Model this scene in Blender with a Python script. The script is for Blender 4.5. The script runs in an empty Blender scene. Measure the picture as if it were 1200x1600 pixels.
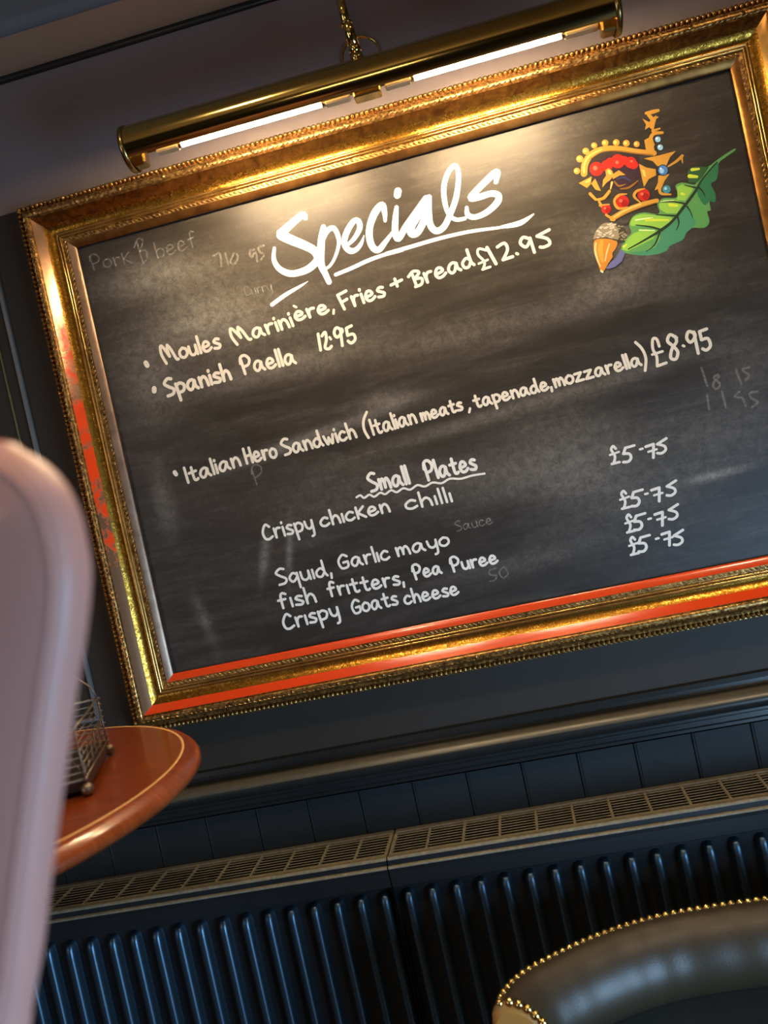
import bpy, math, random
from mathutils import Vector, Matrix
from mathutils.geometry import tessellate_polygon
random.seed(7)
S = bpy.context.scene
COL = S.collection

# ---------------------------------------------------------------- camera
def cam_axes(yaw, pitch, roll):
    cy, sy, cp, sp = math.cos(yaw), math.sin(yaw), math.cos(pitch), math.sin(pitch)
    fwd = Vector((sy*cp, cy*cp, -sp)); right = Vector((cy, -sy, 0)); down = fwd.cross(right)
    r = math.cos(roll)*right + math.sin(roll)*down
    d = -math.sin(roll)*right + math.cos(roll)*down
    return r, -d, -fwd
cam = bpy.data.cameras.new('camera'); camo = bpy.data.objects.new('camera', cam); COL.objects.link(camo)
ax = cam_axes(math.radians(-7.99), math.radians(1.22), math.radians(12.45))
mw = Matrix((ax[0], ax[1], ax[2])).transposed().to_4x4(); mw.translation = Vector((0, -1.5, 1.35))
camo.matrix_world = mw
cam.sensor_fit = 'HORIZONTAL'; cam.sensor_width = 36; cam.lens = 36*1385/1200
cam.clip_start = 0.02
cam.dof.use_dof = True; cam.dof.focus_distance = 1.45; cam.dof.aperture_fstop = 5.0
S.camera = camo

# ---------------------------------------------------------------- world, exposure, lights
S.view_settings.view_transform = 'Standard'; S.view_settings.look = 'None'
S.view_settings.exposure = 0.0; S.view_settings.gamma = 1.0; S.view_settings.use_curve_mapping = False
S.cycles.use_denoising = True
S.cycles.max_bounces = 8
W = bpy.data.worlds.new('world'); S.world = W; W.use_nodes = True
W.node_tree.nodes['Background'].inputs[0].default_value = (.55, .6, .7, 1)
W.node_tree.nodes['Background'].inputs[1].default_value = 0.02

def area(name, loc, target, sx, sy, power, colour, spread=180):
    l = bpy.data.lights.new(name, 'AREA'); l.shape = 'RECTANGLE'; l.size = sx; l.size_y = sy
    l.energy = power; l.color = colour; l.spread = math.radians(spread)
    o = bpy.data.objects.new(name, l); COL.objects.link(o); o.location = loc
    o.rotation_euler = (Vector(target)-Vector(loc)).to_track_quat('-Z', 'Y').to_euler()
    return o
TUBE_STRENGTH = 340.0
area('window_daylight', (1.27, -1.35, .52), (0, -.35, .38), 1.2, .95, 42, (.40, .68, 1.0), 115)
area('fill_left', (-2.82, -2.9, 1.55), (-.5, -1.2, 1.2), 1.1, 1.2, 20, (.98, .92, .92))  # unseen fill, added to brighten the face of the pink chair
area('uplight_fill', (-.2, -2.4, 1.95), (-.2, -2.2, 2.62), .4, .2, 5, (1.0, .76, .48))  # unseen, added so a lit ceiling reflects in the brass shade
area('added_spot_right', (.75, -1.05, 2.60), (.70, -.95, 0), 0.10, 0.10, 8, (1.0, .74, .44), 125)  # unseen spot, added for shade streaks and warm highlights on radiator tops
area('added_spot_left', (-.45, -1.15, 2.60), (-.45, -1.05, 0), 0.10, 0.10, 5, (1.0, .74, .44), 125)  # its added partner on the left, likewise unseen

# ---------------------------------------------------------------- helpers
def tag(o, label=None, cat=None, group=None, kind=None):
    if label: o['label'] = label
    if cat: o['category'] = cat
    if group: o['group'] = group
    if kind: o['kind'] = kind
    return o
def empty(name, loc=(0, 0, 0), rz=0):
    o = bpy.data.objects.new(name, None); o.empty_display_size = .05
    COL.objects.link(o); o.location = loc; o.rotation_euler = (0, 0, rz); return o
class MB:
    def __init__(s): s.v = []; s.f = []; s.m = []; s.sm = []
    def add(s, vs, fs, mat=0, smooth=False, M=None):
        k = len(s.v)
        for p in vs: s.v.append(tuple(M @ Vector(p)) if M is not None else tuple(p))
        for f in fs: s.f.append([i+k for i in f]); s.m.append(mat); s.sm.append(smooth)
    def box(s, a, b, mat=0, M=None):
        x0, y0, z0 = a; x1, y1, z1 = b
        s.add([(x0,y0,z0),(x1,y0,z0),(x1,y1,z0),(x0,y1,z0),(x0,y0,z1),(x1,y0,z1),(x1,y1,z1),(x0,y1,z1)],
              [(0,3,2,1),(4,5,6,7),(0,1,5,4),(1,2,6,5),(2,3,7,6),(3,0,4,7)], mat, False, M)
    def bbox(s, a, b, c=.002, mat=0):      # bevelled box (chamfered edges)
        x0, y0, z0 = a; x1, y1, z1 = b; vs = []; n = {}
        for i, X in enumerate((x0, x1)):
            for j, Yv in enumerate((y0, y1)):
                for k, Zv in enumerate((z0, z1)):
                    sx, sy, sz = (c, -c)[i], (c, -c)[j], (c, -c)[k]
                    n[i,j,k,0] = len(vs); vs.append((X, Yv+sy, Zv+sz))
                    n[i,j,k,1] = len(vs); vs.append((X+sx, Yv, Zv+sz))
                    n[i,j,k,2] = len(vs); vs.append((X+sx, Yv+sy, Zv))
        F = []
        for i in (0, 1):
            q = [n[i,0,0,0], n[i,1,0,0], n[i,1,1,0], n[i,0,1,0]]; F.append(q if i else q[::-1])
            q = [n[0,i,0,1], n[1,i,0,1], n[1,i,1,1], n[0,i,1,1]]; F.append(q[::-1] if i else q)
            q = [n[0,0,i,2], n[1,0,i,2], n[1,1,i,2], n[0,1,i,2]]; F.append(q if i else q[::-1])
        for a_ in (0, 1):
            for b_ in (0, 1):
                q = [n[0,a_,b_,1], n[1,a_,b_,1], n[1,a_,b_,2], n[0,a_,b_,2]]; F.append(q if (a_ ^ b_) else q[::-1])
                q = [n[a_,0,b_,0], n[a_,1,b_,0], n[a_,1,b_,2], n[a_,0,b_,2]]; F.append(q[::-1] if (a_ ^ b_) else q)
                q = [n[a_,b_,0,0], n[a_,b_,1,0], n[a_,b_,1,1], n[a_,b_,0,1]]; F.append(q if (a_ ^ b_) else q[::-1])
        for a_ in (0, 1):
            for b_ in (0, 1):
                for c_ in (0, 1):
                    F.append([n[a_,b_,c_,0], n[a_,b_,c_,1], n[a_,b_,c_,2]])
        s.add(vs, F, mat)
    def grid(s, rows, mat=0, smooth=True, close=False, cap0=False, cap1=False):
        n = len(rows[0]); vs = [p for r in rows for p in r]; F = []
        for i in range(len(rows)-1):
            for j in range(n if close else n-1):
                F.append((i*n+j, i*n+(j+1) % n, (i+1)*n+(j+1) % n, (i+1)*n+j))
        s.add(vs, F, mat, smooth)
        if cap0: s.add(rows[0], [list(range(n))[::-1]], mat)
        if cap1: s.add(rows[-1], [list(range(n))], mat)
    def tube(s, pts, r, n=10, mat=0, caps=True):
        pts = [Vector(p) for p in pts]; rows = []
        rr = r if isinstance(r, (list, tuple)) else [r]*len(pts)
        t0 = (pts[1]-pts[0]).normalized(); u = t0.orthogonal().normalized()
        for i, p in enumerate(pts):
            t = (pts[min(i+1, len(pts)-1)]-pts[max(i-1, 0)]).normalized()
            u = (u-t*u.dot(t)).normalized(); w = t.cross(u)
            rows.append([p+rr[i]*(math.cos(a)*u+math.sin(a)*w) for a in [2*math.pi*k/n for k in range(n)]])
        s.grid(rows, mat, True, True, caps, caps)
    def lathe(s, prof, c=(0, 0, 0), n=48, mat=0, smooth=True):
        rows = [[(c[0]+r*math.cos(2*math.pi*k/n), c[1]+r*math.sin(2*math.pi*k/n), c[2]+z) for k in range(n)] for r, z in prof]
        s.grid(rows, mat, smooth, True)
    def ball(s, c, r, n=10, m=6, mat=0, M=None, half=False):
        rows = []
        for i in range(m+1):
            a = math.pi*i/m*(.5 if half else 1)
            rows.append([(c[0]+r*math.sin(a)*math.cos(2*math.pi*k/n), c[1]-r*math.cos(a), c[2]+r*math.sin(a)*math.sin(2*math.pi*k/n)) for k in range(n)])
        s.grid(rows, mat, True, True)
    def build(s, name, mats, parent=None, fix=True):
        me = bpy.data.meshes.new(name)
        me.from_pydata(s.v, [], s.f)
        for m in (mats if isinstance(mats, (list, tuple)) else [mats]): me.materials.append(m)
        me.polygons.foreach_set('material_index', s.m); me.polygons.foreach_set('use_smooth', s.sm)
        me.update()
        if fix:
            import bmesh
            bm = bmesh.new(); bm.from_mesh(me)
            bmesh.ops.remove_doubles(bm, verts=bm.verts, dist=1e-6) if len(bm.verts) < 4000 and fix != 'keep' else None
            bmesh.ops.recalc_face_normals(bm, faces=bm.faces); bm.to_mesh(me); bm.free()
        o = bpy.data.objects.new(name, me); COL.objects.link(o)
        if parent: o.parent = parent
        return o
def copy_mesh(o, parent, loc, rot=None):
    c = o.copy(); COL.objects.link(c); c.parent = parent; c.location = loc
    if rot: c.rotation_euler = rot
    return c

# ---------------------------------------------------------------- materials
class NT:
    def __init__(s, name):
        s.m = bpy.data.materials.new(name); s.m.use_nodes = True; s.t = s.m.node_tree
        s.b = s.t.nodes['Principled BSDF']
    def n(s, typ, **kw):
        x = s.t.nodes.new(typ)
        for k, v in kw.items():
            if k.startswith('i_'):
                key = k[2:]; key = int(key) if key.isdigit() else key.replace('_', ' ')
                x.inputs[key].default_value = v
            else: setattr(x, k, v)
        return x
    def l(s, a, b): s.t.links.new(a, b)
    def coord(s, scale=(1, 1, 1), rot=(0, 0, 0), loc=(0, 0, 0)):
        c = s.n('ShaderNodeTexCoord'); mp = s.n('ShaderNodeMapping'); s.l(c.outputs['Object'], mp.inputs[0])
        mp.inputs['Scale'].default_value = scale; mp.inputs['Rotation'].default_value = rot; mp.inputs['Location'].default_value = loc
        return mp.outputs[0]
    def noise(s, vec, scale, detail=4, rough=.6, dist=0):
        x = s.n('ShaderNodeTexNoise'); x.inputs['Scale'].default_value = scale; x.inputs['Detail'].default_value = detail
        x.inputs['Roughness'].default_value = rough; x.inputs['Distortion'].default_value = dist; s.l(vec, x.inputs['Vector']); return x.outputs['Fac']
    def ramp(s, fac, stops):
        r = s.n('ShaderNodeValToRGB'); e = r.color_ramp.elements
        while len(e) < len(stops): e.new(.5)
        for k, (p, c) in enumerate(stops): e[k].position = p; e[k].color = (*c, 1) if len(c) == 3 else c
        s.l(fac, r.inputs[0]); return r.outputs[0]
    def math(s, op, a, b=None, clamp=False):
        x = s.n('ShaderNodeMath', operation=op); x.use_clamp = clamp
        for i, v in enumerate((a, b)):
            if v is None: continue
            if isinstance(v, (int, float)): x.inputs[i].default_value = v
            else: s.l(v, x.inputs[i])
        return x.outputs[0]
    def mix(s, fac, a, b):
        x = s.n('ShaderNodeMix', data_type='RGBA')
        for i, v in ((0, fac), (6, a), (7, b)):
            if isinstance(v, (int, float)): x.inputs[i].default_value = v
            elif isinstance(v, tuple): x.inputs[i].default_value = (*v, 1)
            else: s.l(v, x.inputs[i])
        return x.outputs[2]
    def bump(s, h, strength=.3, dist=.001):
        x = s.n('ShaderNodeBump'); x.inputs['Strength'].default_value = strength; x.inputs['Distance'].default_value = dist
        s.l(h, x.inputs['Height']); s.l(x.outputs[0], s.b.inputs['Normal'])
    def set(s, col=None, rough=.5, metal=0, spec=None, coat=None):
        if isinstance(col, tuple): s.b.inputs['Base Color'].default_value = (*col, 1)
        elif col is not None: s.l(col, s.b.inputs['Base Color'])
        if isinstance(rough, (int, float)): s.b.inputs['Roughness'].default_value = rough
        else: s.l(rough, s.b.inputs['Roughness'])
        s.b.inputs['Metallic'].default_value = metal
        if spec is not None: s.b.inputs['Specular IOR Level'].default_value = spec
        if coat: s.b.inputs['Coat Weight'].default_value = coat[0]; s.b.inputs['Coat Roughness'].default_value = coat[1]
        return s.m
def simple(name, col, rough=.5, metal=0, var=.15, scale=60, spec=None, bump=0, coat=None):
    t = NT(name); f = t.noise(t.coord(), scale)
    c = t.mix(f, tuple(x*(1-var) for x in col), tuple(min(1, x*(1+var)) for x in col))
    t.set(c, rough, metal, spec, coat)
    if bump: t.bump(f, bump, .0006)
    return t.m

def m_gold_mottled():
    t = NT('gold_mottled'); v = t.coord(); f = t.noise(v, 170, 5, .65, 1.5); g = t.noise(v, 45, 3, .5)
    c = t.ramp(f, [(.40, (.075, .035, .006)), (.52, (.34, .16, .02)), (.64, (.95, .57, .10))])
    c = t.mix(t.math('MULTIPLY', g, .5), c, (.46, .20, .02))
    t.set(c, t.ramp(f, [(.35, (.38,)*3), (.62, (.22,)*3)]), .95); t.bump(f, .3, .0006); return t.m
def m_gold_smooth():
    t = NT('gold_smooth'); v = t.coord(); g = t.noise(v, 26, 4, .6)
    c = t.ramp(g, [(.3, (.42, .24, .06)), (.7, (.70, .44, .14))])
    t.set(c, .2, .9); t.bump(t.noise(v, 300, 2), .05, .0003); return t.m
def m_red_lacquer(name, worn, mid=False):            # red clay ground showing where the gilding is gone, glossy varnish over it
    t = NT(name); v = t.coord(); g = t.noise(v, 17, 5, .65); f = t.noise(v, 120, 4, .6)
    k = t.math('ADD', g, t.math('MULTIPLY', t.math('SUBTRACT', f, .5), .10))
    if mid:                               # the worn patch is in the middle of the rail's height
        sx = t.n('ShaderNodeSeparateXYZ'); t.l(v, sx.inputs[0])
        k = t.math('ADD', k, t.math('MULTIPLY', t.math('ABSOLUTE', t.math('SUBTRACT', sx.outputs[2], 1.56)), 1.0))
    k = t.ramp(k, [(worn-.04, (0, 0, 0)), (worn+.05, (1, 1, 1))])
    t.set(t.mix(k, (.60, .045, .005), (.36, .20, .11)), .22, 0, .5, (.5, .1)); t.l(t.math('MULTIPLY', k, .75), t.b.inputs['Metallic'])
    t.bump(f, .06, .0003); return t.m
def m_gold_antique():
    t = NT('gold_antique'); v = t.coord(); f = t.noise(v, 180, 4, .7)
    c = t.ramp(f, [(.35, (.10, .045, .014)), (.55, (.42, .23, .07)), (.7, (.80, .52, .17))])
    t.set(c, .36, .85); t.bump(f, .3, .0006); return t.m
def m_lip_gold():
    t = NT('gold_lip_warm'); v = t.coord(); g = t.noise(v, 30, 4, .6)
    t.set(t.ramp(g, [(.3, (.15, .06, .015)), (.7, (.34, .16, .04))]), .34, .9); return t.m
def m_gold_shaded():
    t = NT('gold_brown_shaded'); v = t.coord(); g = t.noise(v, 60, 5, .65, 1.0)
    t.set(t.ramp(g, [(.35, (.14, .05, .014)), (.65, (.42, .19, .035))]), .24, .9); t.bump(g, .1, .0005); return t.m
def m_lip():
    t = NT('gold_lip'); v = t.coord(); g = t.noise(v, 30, 4, .6)
    c = t.ramp(g, [(.3, (.20, .12, .075)), (.7, (.33, .22, .155))])
    t.set(c, .40, .9); return t.m
def m_board():
    t = NT('blackboard_paint'); v = t.coord(); 
    sw = t.coord((1.0, 1, 5.0), (0, math.radians(8), 0))
    big = t.noise(sw, 5.5, 5, .62, .6)
    fine = t.noise(v, 70, 8, .85, .6)
    grain = t.noise(v, 700, 2, .6)
    sx = t.n('ShaderNodeSeparateXYZ'); c0 = t.n('ShaderNodeTexCoord'); t.l(c0.outputs['Object'], sx.inputs[0])
    X, Z = sx.outputs[0], sx.outputs[2]
    def blob(cx, cz, rx, rz, ang=0.0, pw=1.0):       # a rubbed patch of chalk dust, on the board itself
        dx = t.math('SUBTRACT', X, cx); dz = t.math('SUBTRACT', Z, cz)
        ca, sa = math.cos(ang), math.sin(ang)
        a = t.math('DIVIDE', t.math('ADD', t.math('MULTIPLY', dx, ca), t.math('MULTIPLY', dz, sa)), rx)
        b = t.math('DIVIDE', t.math('SUBTRACT', t.math('MULTIPLY', dz, ca), t.math('MULTIPLY', dx, sa)), rz)
        d = t.math('ADD', t.math('MULTIPLY', a, a), t.math('MULTIPLY', b, b))
        return t.math('MULTIPLY', t.math('POWER', 2.718, t.math('MULTIPLY', d, -1.0)), pw)
    tot = None
    for q in BLOBS:
        x = blob(*q); tot = x if tot is None else t.math('ADD', tot, x)
    base = t.ramp(big, [(.42, (0, 0, 0)), (.72, (1, 1, 1))])
    dust = t.math('ADD', t.math('MULTIPLY', base, .30), t.math('MULTIPLY', tot, 1.0))
    fr = t.ramp(fine, [(.38, (0.25,)*3), (.72, (1, 1, 1))])
    wipe = t.noise(t.coord((1.0, 1, 9.0), (0, math.radians(-9), 0)), 5, 7, .7, 1.2)        # strokes of the cloth
    dust = t.math('ADD', dust, t.math('MULTIPLY', t.ramp(wipe, [(.50, (0, 0, 0)), (.80, (1, 1, 1))]), .34))
    dust = t.math('MULTIPLY', t.math('MULTIPLY', dust, fr), t.math('ADD', t.math('MULTIPLY', grain, 1.2), .4))
    fac = t.math('MULTIPLY', dust, .20, True)
    col = t.mix(fac, (.021, .0168, .0135), (.75, .70, .62))
    t.set(col, .43, 0, .36)
    t.bump(t.math('ADD', t.noise(v, 240, 3), t.math('MULTIPLY', fine, .5)), .22, .0006); return t.m
# patches of smeared chalk: centre x, centre z, half sizes, tilt, amount
BLOBS = [(-.50, 1.80, .10, .035, -.05, 1.7), (-.44, 1.72, .09, .04, 0, 1.3), (-.40, 1.68, .20, .05, .02, .7), (-.56, 1.62, .05, .07, 0, .7),
         (-.34, 1.60, .18, .022, .02, .8), (-.585, 1.42, .018, .06, 0, .7), (-.30, 1.47, .16, .010, .12, 1.1), (-.16, 1.50, .05, .012, 0, .9),
         (.10, 1.58, .30, .02, 0, .5), (.27, 1.66, .08, .035, -.3, 1.0), (.24, 1.60, .05, .02, 0, .9), (.05, 1.44, .28, .012, .07, .7),
         (-.43, 1.285, .008, .040, -.35, 1.1), (-.385, 1.285, .006, .050, -.25, 1.0), (.10, 1.36, .10, .05, 0, .8), (.13, 1.30, .10, .035, 0, .8),
         (-.03, 1.33, .10, .03, 0, .5), (.20, 1.25, .15, .03, .1, .5), (.34, 1.33, .12, .05, 0, .5), (.335, 1.263, .045, .006, .05, 1.6),
         (-.56, 1.20, .010, .05, .18, .6), (.02, 1.19, .20, .02, .05, .4), (.42, 1.42, .06, .05, 0, .5), (-.25, 1.36, .2, .05, 0, .35)]
def m_chalk(name, col, rough=.8, var=.25):
    t = NT(name); f = t.noise(t.coord(), 420, 4, .7)
    t.set(t.mix(f, tuple(x*(1-var) for x in col), tuple(min(1, x*(1+var)) for x in col)), rough, 0, .2); return t.m
def m_ghost():
    t = NT('chalk_residue'); f = t.noise(t.coord(), 260, 5, .75)
    tr = t.n('ShaderNodeBsdfTransparent'); mx = t.n('ShaderNodeMixShader')
    t.l(t.ramp(f, [(.34, (.03,)*3), (.72, (.34,)*3)]), mx.inputs[0])
    t.set((.6, .56, .5), .9, 0, .1)
    t.l(tr.outputs[0], mx.inputs[1]); t.l(t.b.outputs[0], mx.inputs[2])
    t.l(mx.outputs[0], t.t.nodes['Material Output'].inputs[0]); return t.m
def m_wood():
    t = NT('mahogany'); v = t.coord((1, 6, 1)); f = t.noise(v, 22, 6, .65, 1.2)
    c = t.ramp(f, [(.3, (.14, .022, .004)), (.55, (.23, .042, .007)), (.75, (.31, .065, .012))])
    t.set(c, .28, 0, .5, (.6, .12)); return t.m
def m_leather(name, c1, c2, rough, spec=.5):
    t = NT(name); v = t.coord(); vo = t.n('ShaderNodeTexVoronoi'); vo.inputs['Scale'].default_value = 420; t.l(v, vo.inputs['Vector'])
    g = t.noise(v, 9, 4, .6); t.set(t.mix(g, c1, c2), rough, 0, spec)
    h = t.math('ADD', t.math('MULTIPLY', vo.outputs['Distance'], .5), t.noise(v, 30, 3))
    t.bump(h, .18, .0012); return t.m
def m_plaster(name, a, b, rough=.8, bump=.15):
    t = NT(name); v = t.coord(); f = t.noise(v, 7, 5, .6); g = t.noise(v, 160, 4, .6)
    t.set(t.mix(f, a, b), rough, 0, .3); t.bump(g, bump, .001); return t.m
def m_emit(name, col, strength):
    t = NT(name); t.set((.9, .9, .9), .4); t.b.inputs['Emission Color'].default_value = (*col, 1)
    t.b.inputs['Emission Strength'].default_value = strength; return t.m
def m_lit_paint():                      # radiator paint with khaki lamplight on upward faces put into the colour
    t = NT('radiator_paint_lit'); v = t.coord(); f = t.noise(v, 130, 5, .7)
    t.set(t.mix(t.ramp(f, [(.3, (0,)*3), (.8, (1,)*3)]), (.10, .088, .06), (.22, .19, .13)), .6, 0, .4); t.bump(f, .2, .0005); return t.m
M = dict(
    gold_mottled=m_gold_mottled(), gold_smooth=m_gold_smooth(), gold_antique=m_gold_antique(), gold_lip=m_lip_gold(), lip_sheen=m_lip(), gold_shaded=m_gold_shaded(), red_full=m_red_lacquer('red_clay_ground', .80), red_worn=m_red_lacquer('red_clay_patchy', .60, True),
    board=m_board(), ghost=m_ghost(), wood=m_wood(),
    paint_title=m_chalk('title_white_paint', (.86, .84, .80), .6, .06), paint_pen=m_chalk('chalk_pen_cream', (.70, .64, .54), .8, .12),
    chalk_pen=m_chalk('chalk_pen_grey', (.74, .71, .65), .85, .2),
    brass=simple('polished_brass', (.62, .46, .16), .12, 1, .12, 30), brass_dark=simple('aged_brass', (.36, .25, .09), .25, 1, .3, 80),
    nail=simple('brass_nail', (.85, .58, .20), .18, 1, .2, 200),
    socket=simple('beige_socket_plastic', (.50, .40, .24), .4, 0, .1, 50),
    tube=m_emit('lit_tube', (1.0, .76, .47), TUBE_STRENGTH),
    wall_up=m_plaster('upper_wall_mauve_grey', (.165, .130, .128), (.195, .152, .148)),
    wall_low=m_plaster('lower_wall_black', (.026, .0185, .013), (.034, .025, .018), .62, .1),
    plank=simple('plank_dark_green_black', (.014, .0155, .0160), .55, 0, .25, 40, .2, .1),
    rail=simple('dado_dark_gloss', (.014, .014, .013), .30, 0, .25, 50, .5, .05),
    rail_lit=simple('dado_lit_top', (.062, .054, .038), .32, 0, .25, 90, .5, .05),  # lamp highlight on the rail's upper curve, put into a paler colour
    trim=simple('moulding_lit_edge', (.13, .125, .12), .4, 0, .2, 60), trim_thin=simple('moulding_olive_edge', (.10, .085, .03), .4),
    cornice=m_plaster('cornice_brown', (.36, .22, .14), (.44, .27, .17)),
    cornice_face=m_plaster('cornice_grey_face', (.12, .12, .13), (.15, .15, .16)),
    ceiling=m_plaster('ceiling_brown_grey', (.42, .35, .26), (.48, .40, .30)),
    room_wall=m_plaster('room_wall_dark', (.05, .045, .045), (.07, .06, .06)),
    floor=simple('dark_floorboards', (.06, .035, .02), .45, 0, .4, 12),
    rad=simple('radiator_dark_paint', (.009, .0105, .0115), .5, 0, .2, 60, .3), rad_lit=m_lit_paint(), rad_col=simple('radiator_column_gloss', (.0055, .0080, .0100), .42, 0, .2, 60, .5),
    rad_shade=simple('radiator_inside_shade', (.004, .004, .004), .9),
    leather=m_leather('dark_brown_leather', (.022, .015, .008), (.036, .025, .013), .44, .38),
    leather_shaded=m_leather('dark_leather_in_shade', (.007, .005, .004), (.012, .009, .006), .75, .08),  # same leather darkened: shade below the roll put into the colour
    leather_tan=m_leather('tan_leather', (.30, .13, .025), (.40, .18, .04), .42),
    leather_pink=m_leather('dusty_pink_leather', (.54, .27, .225), (.61, .32, .27), .42, .5),
    inlay=simple('boxwood_inlay', (.85, .50, .18), .35), wire=simple('tarnished_wire', (.20, .15, .11), .4, .8, .3, 200),
    iron=simple('dark_base', (.03, .022, .018), .4, .2), leg=simple('dark_stained_leg', (.04, .02, .012), .35),
)
_b = M['rad_col'].node_tree.nodes['Principled BSDF']; _b.inputs['IOR'].default_value = 2.3; _b.inputs['Specular Tint'].default_value = (.42, .72, 1.0, 1)   # blue daylight highlight put into the paint by tint and raised IOR
PAL = dict(gold=(.50, .26, .04), gold_dark=(.25, .12, .02), gold_light=(.78, .52, .15), red=(.45, .02, .012), red_dark=(.28, .01, .01), pink=(.70, .16, .10),
           plum=(.035, .018, .03), sky=(.25, .50, .75), blue=(.06, .18, .50), blue_dark=(.04, .05, .12), teal_blue=(.05, .22, .32), white=(.8, .85, .9), dark=(.01, .01, .015),
           cap=(.28, .24, .16), cap_dark=(.06, .05, .035), cap_light=(.60, .54, .42), nut=(.55, .22, .03), nut_orange=(.72, .32, .05), nut_light=(.85, .55, .25),
           nut_tip=(.85, .75, .5), nut_blue=(.13, .14, .30), leaf_mid=(.10, .30, .09), leaf_teal=(.06, .25, .14), leaf_dark=(.03, .16, .07), leaf_shadow=(.03, .10, .04),
           leaf_light=(.25, .50, .07), leaf_yellow=(.55, .65, .05), leaf_white=(.7, .8, .45), leaf_vein=(.02, .035, .02))
PM = {k: m_chalk('emblem_'+k, c, .55, .12) for k, c in PAL.items()}
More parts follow.
